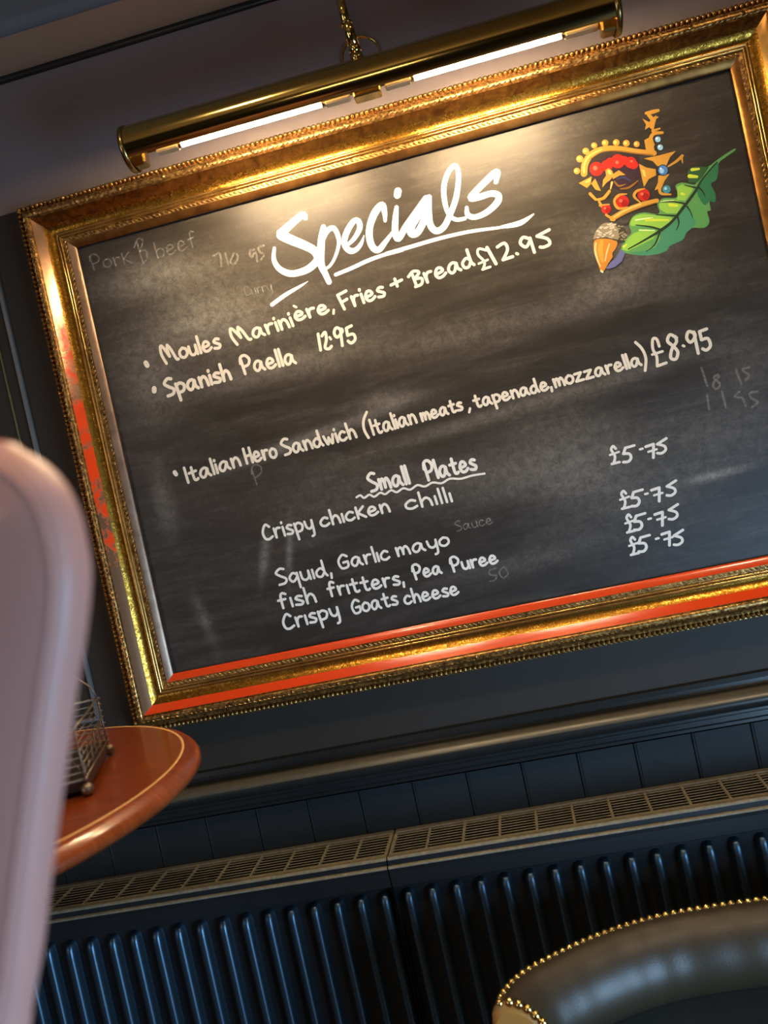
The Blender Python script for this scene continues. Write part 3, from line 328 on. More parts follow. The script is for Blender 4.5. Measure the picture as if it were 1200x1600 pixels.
SMALL_PLATE_LINE = [[["wording",[[[-4100,13353,44],[-4163,13400,44],[-4230,13286,44],[-4212,13174,44],[-4150,13143,44],[-4073,13177,44]],[[-4028,13306,44],[-4008,13146,44],[-4008,13146,44],[-4007,13242,44],[-3976,13299,44],[-3924,13299,44]],[[-3869,13300,44],[-3857,13149,44]],[[-3876,13369,44],[-3875,13382,44]],[[-3710,13298,43],[-3762,13310,43],[-3800,13270,43],[-3750,13234,43],[-3703,13199,43],[-3728,13154,43],[-3806,13162,43]],[[-3657,13312,43],[-3626,13033,43],[-3626,13033,43],[-3650,13280,43],[-3650,13280,43],[-3588,13313,43],[-3522,13266,43],[-3547,13178,43],[-3632,13161,43]],[[-3473,13307,43],[-3451,13204,43],[-3398,13173,43],[-3354,13221,43],[-3348,13309,43],[-3348,13309,43],[-3341,13078,43],[-3382,13038,43]],[[-3067,13282,44],[-3126,13303,44],[-3195,13245,44],[-3184,13181,44],[-3119,13160,44],[-3053,13190,44]],[[-3006,13410,44],[-2989,13162,44],[-2989,13162,44],[-2984,13247,44],[-2929,13301,44],[-2879,13262,44],[-2858,13163,44]],[[-2807,13298,44],[-2796,13163,44]],[[-2616,13285,44],[-2675,13306,44],[-2743,13249,44],[-2732,13185,44],[-2668,13164,44],[-2602,13193,44]],[[-2552,13356,44],[-2539,13165,44]],[[-2424,13350,44],[-2534,13257,44],[-2534,13257,44],[-2405,13166,44]],[[-2341,13231,43],[-2228,13253,43],[-2249,13302,43],[-2307,13306,43],[-2351,13238,44],[-2319,13174,43],[-2252,13171,43],[-2187,13204,43]],[[-2135,13310,43],[-2119,13169,43],[-2119,13169,43],[-2114,13261,43],[-2059,13310,43],[-2010,13268,43],[-1989,13170,43]],[[-1530,13254,43],[-1608,13277,43],[-1699,13224,43],[-1686,13160,43],[-1601,13137,43],[-1513,13162,43]],[[-1448,13377,43],[-1431,13132,43],[-1431,13132,43],[-1422,13215,43],[-1349,13266,43],[-1284,13225,43],[-1259,13126,43]],[[-1190,13257,43],[-1178,13124,43]],[[-1115,13367,43],[-1092,13121,43]],[[-1029,13364,43],[-1007,13119,43]],[[-938,13249,43],[-926,13116,43]]]],["price",[[[1867,13386,42],[1835,13436,42],[1795,13392,42],[1812,13324,42],[1829,13256,42],[1790,13169,42],[1756,13155,42],[1756,13155,42],[1881,13159,42]],[[1756,13305,36],[1906,13324,36]],[[2018,13363,46],[2018,13363,46],[1969,13278,46],[1969,13278,46],[2058,13258,46],[2075,13190,46],[2023,13138,46],[1941,13145,46]],[[2018,13363,42],[2165,13373,42]],[[2241,13291,38],[2282,13293,38]],[[2338,13312,46],[2465,13326,46],[2465,13326,46],[2420,13113,46]],[[2361,13222,37],[2497,13234,37]],[[2680,13373,44],[2523,13313,44],[2523,13313,44],[2625,13258,44],[2632,13193,44],[2563,13155,44],[2494,13171,44]]]]],[["wording",[[[-4014,12587,43],[-4085,12603,43],[-4163,12543,43],[-4099,12480,43],[-4005,12416,43],[-4032,12347,43],[-4142,12333,43]],[[-3806,12452,43],[-3878,12484,43],[-3944,12408,43],[-3890,12337,43],[-3809,12406,43],[-3801,12475,43],[-3801,12475,43],[-3784,12220,43]],[[-3737,12474,43],[-3721,12358,43],[-3659,12326,43],[-3601,12372,43],[-3596,12472,43],[-3596,12472,43],[-3579,12325,43]],[[-3526,12471,42],[-3515,12325,43]],[[-3330,12430,42],[-3382,12469,42],[-3459,12416,42],[-3445,12339,42],[-3375,12326,42],[-3319,12399,42],[-3319,12399,42],[-3333,12592,42],[-3333,12592,42],[-3319,12399,42],[-3279,12324,42]],[[-3210,12344,42],[-3216,12267,42]],[[-2883,12578,42],[-2959,12615,42],[-3041,12519,42],[-3013,12400,42],[-2938,12385,42],[-2884,12415,42],[-2884,12489,42],[-2884,12489,42],[-2962,12482,42]],[[-2680,12496,42],[-2728,12533,42],[-2791,12511,42],[-2821,12444,42],[-2785,12388,42],[-2731,12407,42],[-2684,12510,42],[-2684,12510,42],[-2676,12429,42],[-2637,12385,42]],[[-2590,12532,42],[-2569,12385,42],[-2569,12385,42],[-2568,12473,42],[-2534,12525,42],[-2479,12525,42]],[[-2430,12642,42],[-2409,12384,42]],[[-2361,12524,42],[-2351,12384,42]],[[-2180,12509,42],[-2236,12531,42],[-2300,12472,42],[-2290,12406,42],[-2228,12384,42],[-2166,12413,42]],[[-2023,12539,42],[-2005,12398,42],[-2005,12398,42],[-2000,12497,42],[-1950,12537,42],[-1923,12483,42],[-1915,12413,42],[-1915,12413,42],[-1903,12505,42],[-1857,12538,42],[-1819,12485,42],[-1803,12400,42]],[[-1586,12509,42],[-1639,12544,42],[-1710,12522,42],[-1744,12458,42],[-1704,12405,42],[-1643,12424,42],[-1591,12523,42],[-1591,12523,42],[-1583,12446,42],[-1540,12404,42]],[[-1485,12539,42],[-1460,12448,42],[-1397,12420,42],[-1344,12463,42],[-1336,12540,41],[-1336,12540,41],[-1331,12337,42],[-1381,12301,42]],[[-1203,12549,41],[-1272,12506,41],[-1269,12436,41],[-1196,12409,41],[-1127,12452,41],[-1135,12522,41],[-1209,12549,41]]]],["price",[[[1876,12636,42],[1845,12685,42],[1804,12641,42],[1822,12573,42],[1839,12505,42],[1799,12417,42],[1765,12403,42],[1765,12403,42],[1891,12407,42]],[[1765,12553,36],[1915,12574,36]],[[2000,12630,46],[2000,12630,46],[1951,12544,46],[1951,12544,46],[2040,12525,46],[2057,12457,46],[2005,12404,46],[1923,12411,46]],[[2000,12630,42],[2147,12641,42]],[[2172,12560,38],[2213,12562,38]],[[2283,12600,46],[2410,12615,46],[2410,12615,46],[2366,12401,46]],[[2306,12510,37],[2442,12522,37]],[[2688,12671,44],[2532,12609,44],[2532,12609,44],[2634,12555,44],[2641,12490,44],[2572,12452,44],[2503,12467,44]]]]],[["wording",[[[-4079,12158,45],[-4135,12182,45],[-4173,12128,45],[-4167,11926,45],[-4167,11926,45]],[[-4229,12067,45],[-4097,12073,45]],[[-4008,12072,45],[-3996,11925,45]],[[-3805,12066,45],[-3871,12079,45],[-3920,12040,45],[-3857,12004,45],[-3798,11969,45],[-3831,11926,45],[-3930,11937,45]],[[-3743,12193,44],[-3725,11922,45],[-3725,11922,45],[-3718,12015,44],[-3655,12073,44],[-3598,12030,44],[-3575,11921,44]],[[-3209,12180,44],[-3256,12204,44],[-3286,12153,44],[-3280,11959,44],[-3280,11959,44]],[[-3332,12095,44],[-3223,12099,44]],[[-3152,12104,44],[-3132,11955,44],[-3132,11955,44],[-3131,12044,44],[-3097,12095,44],[-3043,12093,44]],[[-2989,12091,44],[-2978,11950,44]],[[-2876,12169,44],[-2861,11976,44],[-2820,11945,44],[-2794,11959,44]],[[-2932,12089,44],[-2810,12093,44]],[[-2692,12163,44],[-2677,11970,44],[-2636,11939,44],[-2610,11953,44]],[[-2747,12083,44],[-2625,12086,44]],[[-2550,12003,44],[-2444,12022,44],[-2464,12074,44],[-2518,12080,44],[-2559,12011,44],[-2529,11943,44],[-2466,11937,44],[-2406,11969,44]],[[-2358,12078,44],[-2338,11930,44],[-2338,11930,44],[-2337,12018,44],[-2304,12069,44],[-2251,12067,44]],[[-2091,12057,44],[-2145,12071,44],[-2184,12035,44],[-2133,12000,44],[-2085,11966,44],[-2111,11925,44],[-2191,11937,44]],[[-2022,11942,44],[-2027,11868,44]],[[-1794,11951,44],[-1816,12166,43]],[[-1830,12100,43],[-1813,12179,43],[-1751,12200,43],[-1699,12143,43],[-1724,12071,43],[-1792,12049,43]],[[-1645,12021,43],[-1562,12043,43],[-1578,12088,43],[-1620,12091,43],[-1652,12027,43],[-1628,11969,43],[-1579,11967,43],[-1532,11998,43]],[[-1386,12068,43],[-1422,12099,43],[-1470,12078,43],[-1492,12019,43],[-1464,11971,43],[-1423,11989,43],[-1389,12081,43],[-1389,12081,43],[-1383,12009,43],[-1353,11971,43]],[[-1139,11949,43],[-1161,12163,43]],[[-1176,12098,43],[-1158,12176,43],[-1091,12194,43],[-1036,12136,43],[-1062,12065,43],[-1136,12046,43]],[[-988,12077,43],[-976,11980,43],[-930,11954,43],[-887,11992,43],[-883,12076,43],[-883,12076,43],[-870,11953,43]],[[-832,12082,43],[-815,11953,43],[-815,11953,43],[-814,12030,43],[-787,12075,43],[-742,12075,43]],[[-687,12010,43],[-598,12028,43],[-615,12073,43],[-660,12078,43],[-694,12016,43],[-669,11958,43],[-617,11954,43],[-566,11983,43]],[[-516,12008,43],[-428,12027,43],[-445,12072,43],[-490,12076,43],[-523,12015,43],[-498,11956,43],[-446,11952,43],[-396,11981,43]]]],["price",[[[1877,12239,42],[1846,12289,42],[1805,12244,42],[1822,12176,42],[1839,12108,42],[1800,12020,42],[1766,12005,42],[1766,12005,42],[1892,12011,42]],[[1766,12156,36],[1916,12177,37]],[[1961,12242,46],[1961,12242,46],[1912,12157,46],[1912,12157,46],[2001,12137,46],[2018,12069,46],[1966,12016,46],[1884,12023,46]],[[1961,12242,42],[2108,12254,42]],[[2139,12151,38],[2180,12152,38]],[[2252,12201,46],[2379,12216,46],[2379,12216,46],[2335,12002,46]],[[2275,12111,37],[2412,12124,37]],[[2640,12288,44],[2484,12226,44],[2484,12226,44],[2586,12172,44],[2593,12106,44],[2523,12068,44],[2455,12083,44]]]]],[["wording",[[[-4077,11766,45],[-4147,11811,45],[-4223,11694,45],[-4204,11582,45],[-4134,11554,45],[-4048,11591,45]],[[-3997,11723,45],[-3975,11563,45],[-3975,11563,45],[-3974,11659,45],[-3938,11718,45],[-3881,11721,45]],[[-3823,11724,45],[-3811,11572,45]],[[-3645,11729,45],[-3704,11738,45],[-3746,11696,45],[-3690,11662,45],[-3638,11630,45],[-3667,11583,45],[-3754,11588,45]],[[-3586,11745,44],[-3553,11466,45],[-3553,11466,45],[-3579,11713,44],[-3579,11713,44],[-3510,11749,44],[-3436,11705,44],[-3464,11615,44],[-3559,11594,45]],[[-3381,11748,44],[-3357,11645,44],[-3298,11617,44],[-3248,11667,44],[-3242,11755,44],[-3242,11755,44],[-3235,11524,44],[-3281,11482,44]],[[-2850,11781,42],[-2914,11817,42],[-2982,11720,42],[-2957,11601,42],[-2895,11587,42],[-2850,11618,42],[-2851,11692,42],[-2851,11692,42],[-2915,11684,42]],[[-2748,11738,42],[-2800,11693,42],[-2796,11619,42],[-2741,11590,42],[-2689,11635,42],[-2696,11709,42],[-2753,11738,42]],[[-2526,11704,42],[-2566,11740,42],[-2619,11717,42],[-2643,11650,42],[-2613,11594,42],[-2568,11614,42],[-2530,11718,42],[-2530,11718,42],[-2523,11637,42],[-2490,11593,42]],[[-2404,11816,42],[-2390,11624,42],[-2355,11595,42],[-2333,11610,42]],[[-2451,11734,42],[-2347,11743,42]],[[-2201,11733,42],[-2248,11744,42],[-2281,11707,42],[-2237,11674,42],[-2195,11642,42],[-2218,11600,42],[-2287,11608,42]],[[-1968,11686,42],[-2015,11707,42],[-2068,11653,42],[-2059,11592,42],[-2008,11571,42],[-1956,11598,42]],[[-1921,11808,42],[-1906,11570,42],[-1906,11570,42],[-1902,11652,42],[-1859,11703,42],[-1819,11665,42],[-1803,11569,42]],[[-1752,11630,42],[-1663,11650,42],[-1680,11697,42],[-1726,11702,42],[-1760,11637,42],[-1735,11576,42],[-1681,11571,42],[-1630,11602,42]],[[-1578,11628,42],[-1489,11648,42],[-1506,11695,42],[-1552,11700,42],[-1586,11635,42],[-1561,11574,42],[-1508,11569,42],[-1456,11600,42]],[[-1325,11690,42],[-1371,11701,42],[-1404,11667,42],[-1360,11636,42],[-1320,11606,42],[-1342,11568,42],[-1410,11577,42]],[[-1268,11625,42],[-1179,11645,42],[-1196,11692,42],[-1242,11697,42],[-1276,11632,42],[-1250,11571,42],[-1197,11567,42],[-1146,11597,42]]]],["price",[[[1862,11867,42],[1830,11916,42],[1790,11871,42],[1807,11803,42],[1824,11735,42],[1785,11647,42],[1750,11632,42],[1750,11632,42],[1877,11638,42]],[[1751,11783,37],[1901,11805,37]],[[1958,11879,46],[1958,11879,46],[1909,11793,46],[1909,11793,46],[1998,11774,46],[2015,11706,46],[1963,11652,46],[1881,11659,46]],[[1958,11879,42],[2105,11890,42]],[[2192,11808,39],[2233,11810,39]],[[2295,11861,46],[2422,11876,46],[2422,11876,46],[2378,11662,46]],[[2318,11770,37],[2455,11784,37]],[[2635,11863,44],[2479,11800,44],[2479,11800,44],[2580,11747,44],[2588,11681,44],[2518,11643,44],[2449,11657,44]]]]]]
TITLE = [[[-2314,18301,71],[-2346,18370,117],[-2541,18289,126],[-2743,18180,151],[-2783,18140,163],[-2626,18009,159],[-2412,17853,145],[-2284,17730,137],[-2266,17584,128],[-2435,17475,124],[-2649,17449,112],[-2808,17483,108],[-2948,17605,96],[-2998,17770,79],[-2948,17950,54]],[[-2050,18081,91],[-2120,17909,120],[-2181,17703,128],[-2224,17493,124],[-2191,17323,103],[-2157,17169,94]],[[-2109,17866,62],[-2006,18000,91],[-1888,18025,83],[-1839,17876,79],[-1864,17722,62],[-1965,17547,53],[-2084,17427,49],[-2195,17394,49]],[[-1740,17680,54],[-1588,17762,74],[-1460,17898,91],[-1446,18014,95],[-1513,18052,91],[-1637,17954,103],[-1737,17810,103],[-1761,17686,95],[-1690,17581,99],[-1588,17581,82],[-1486,17655,62],[-1411,17770,16]],[[-1012,17921,54],[-991,18055,87],[-1006,18188,108],[-1147,18096,124],[-1274,17910,115],[-1328,17724,115],[-1310,17550,111],[-1224,17482,106],[-1080,17581,82],[-932,17702,53]],[[-779,18086,68],[-833,17923,99],[-888,17710,110],[-861,17577,109],[-697,17737,110],[-493,17910,115],[-273,18104,105]],[[-700,18338,121],[-723,18278,116]],[[-234,18106,79],[-312,18039,105],[-480,17856,136],[-613,17715,136],[-624,17604,130],[-523,17603,120],[-370,17777,115],[-263,17976,105]],[[-220,18110,89],[-282,17855,110],[-295,17657,109],[-219,17542,109],[-84,17577,104],[53,17742,99],[205,17978,94],[307,18250,84],[334,18430,79],[286,18501,85],[164,18413,84],[56,18217,89],[16,17977,84],[36,17759,73],[131,17642,68],[278,17621,62]],[[344,17786,57],[338,17668,89],[449,17601,88],[656,17634,99],[849,17746,110],[883,17848,110],[777,17906,99],[589,17901,105],[448,17919,115],[520,17989,110],[708,18106,110],[891,18206,116],[948,18204,105],[894,18069,74]],[[-3199,17038,70],[-2928,17144,70],[-2660,17219,45],[-2508,17266,10]],[[-2019,17259,61],[-1734,17298,65],[-1436,17352,65],[-1145,17378,61],[-822,17381,61],[-1122,17383,68],[-709,17396,65],[-197,17410,62],[303,17394,57],[790,17335,47]],[[827,17336,52],[1134,17323,88],[1374,17407,21]]]
GHOST = [[[[-6156,18384,29],[-6184,18625,29]],[[-6203,18554,29],[-6179,18639,29],[-6095,18653,29],[-6025,18582,29],[-6059,18506,29],[-6152,18492,29]],[[-5898,18514,29],[-5962,18476,29],[-5959,18404,29],[-5891,18369,29],[-5827,18407,29],[-5834,18480,29],[-5904,18515,29]],[[-5775,18504,29],[-5755,18358,29],[-5755,18358,29],[-5754,18444,29],[-5718,18492,29],[-5662,18487,29]],[[-5608,18540,29],[-5594,18345,29]],[[-5482,18522,29],[-5590,18438,29],[-5590,18438,29],[-5462,18334,29]]],[[[-5266,18309,29],[-5292,18657,29]],[[-5353,18582,29],[-5266,18705,29],[-5180,18657,29],[-5274,18491,29],[-5274,18491,29],[-5162,18479,29],[-5183,18326,29],[-5283,18277,29]]],[[[-4999,18570,29],[-4985,18299,28],[-4985,18299,28],[-4973,18423,28],[-4902,18452,28],[-4853,18380,28],[-4894,18304,28],[-4981,18308,28]],[[-4789,18375,28],[-4682,18405,28],[-4703,18462,28],[-4758,18464,28],[-4799,18383,28],[-4768,18311,28],[-4705,18309,28],[-4644,18350,28]],[[-4582,18386,28],[-4476,18416,28],[-4497,18472,28],[-4551,18475,28],[-4592,18394,28],[-4561,18321,28],[-4498,18320,28],[-4437,18361,28]],[[-4269,18574,28],[-4315,18596,28],[-4344,18538,28],[-4337,18325,28],[-4337,18325,28]],[[-4389,18470,28],[-4282,18483,28]]],[[[-4020,18090,39],[-3900,18104,39],[-3917,17885,39]],[[-3802,18079,39],[-3791,17876,39]],[[-3662,18032,39],[-3746,17920,39],[-3677,17869,39],[-3593,17981,39],[-3649,18040,39]],[[-3296,18016,39],[-3377,18015,39],[-3369,17902,39],[-3284,17969,39],[-3285,17814,38]],[[-3119,18037,38],[-3213,18028,39],[-3208,17949,38],[-3142,17888,38],[-3216,17818,38]]],[[[-871,12764,24],[-912,12774,24],[-957,12735,24],[-920,12697,24],[-865,12658,24],[-881,12614,24],[-945,12605,24]],[[-740,12678,24],[-771,12702,24],[-811,12687,24],[-830,12644,24],[-807,12607,24],[-772,12620,24],[-743,12687,24],[-743,12687,24],[-738,12634,24],[-713,12605,24]],[[-683,12697,24],[-673,12625,24],[-638,12605,24],[-604,12634,24],[-601,12697,24],[-601,12697,24],[-591,12605,24]],[[-482,12688,24],[-518,12702,24],[-559,12663,24],[-552,12620,24],[-513,12606,24],[-474,12625,24]],[[-434,12649,24],[-365,12664,24],[-379,12697,24],[-413,12700,24],[-440,12654,24],[-421,12611,24],[-380,12608,24],[-340,12630,24]]],[[[-446,11861,27],[-557,11851,27],[-562,11775,27],[-463,11733,27],[-520,11668,27],[-596,11672,27]],[[-317,11856,27],[-408,11787,27],[-366,11680,27],[-267,11736,27],[-306,11854,27]]],[[[-3543,17420,23],[-3579,17451,23],[-3617,17384,23],[-3607,17315,23],[-3571,17294,23],[-3528,17312,23]],[[-3502,17385,23],[-3493,17311,23],[-3462,17290,23],[-3434,17319,23],[-3433,17382,23],[-3433,17382,23],[-3423,17289,23]],[[-3398,17386,23],[-3386,17288,23],[-3386,17288,23],[-3387,17346,23],[-3369,17380,23],[-3339,17379,23]],[[-3310,17383,23],[-3298,17285,23],[-3298,17285,23],[-3298,17343,23],[-3280,17377,23],[-3250,17376,23]],[[-3221,17374,23],[-3208,17311,23],[-3177,17290,23],[-3152,17318,23],[-3149,17372,23],[-3149,17372,23],[-3145,17230,23],[-3168,17207,23]]],[[[3441,14356,37],[3470,14055,37]],[[3670,14196,37],[3593,14162,37],[3669,14040,37],[3595,13973,37],[3563,14064,37],[3683,14162,37]],[[3952,14202,37],[3984,13965,37]],[[4151,14197,38],[4048,14180,37],[4127,14078,37],[4063,14009,37]],[[3931,13852,37],[3848,13788,37],[3959,13741,37],[3982,13610,37]],[[4198,13790,38],[4089,13794,37],[4092,13710,37],[4175,13628,37],[4074,13568,37]],[[3440,13905,37],[3423,13677,37]],[[3673,13913,37],[3682,13659,37]]],[[[-4146,14105,27],[-4177,14392,27]],[[-4197,14301,27],[-4172,14410,27],[-4082,14448,27],[-4007,14378,27],[-4043,14277,27],[-4142,14237,27]]]]
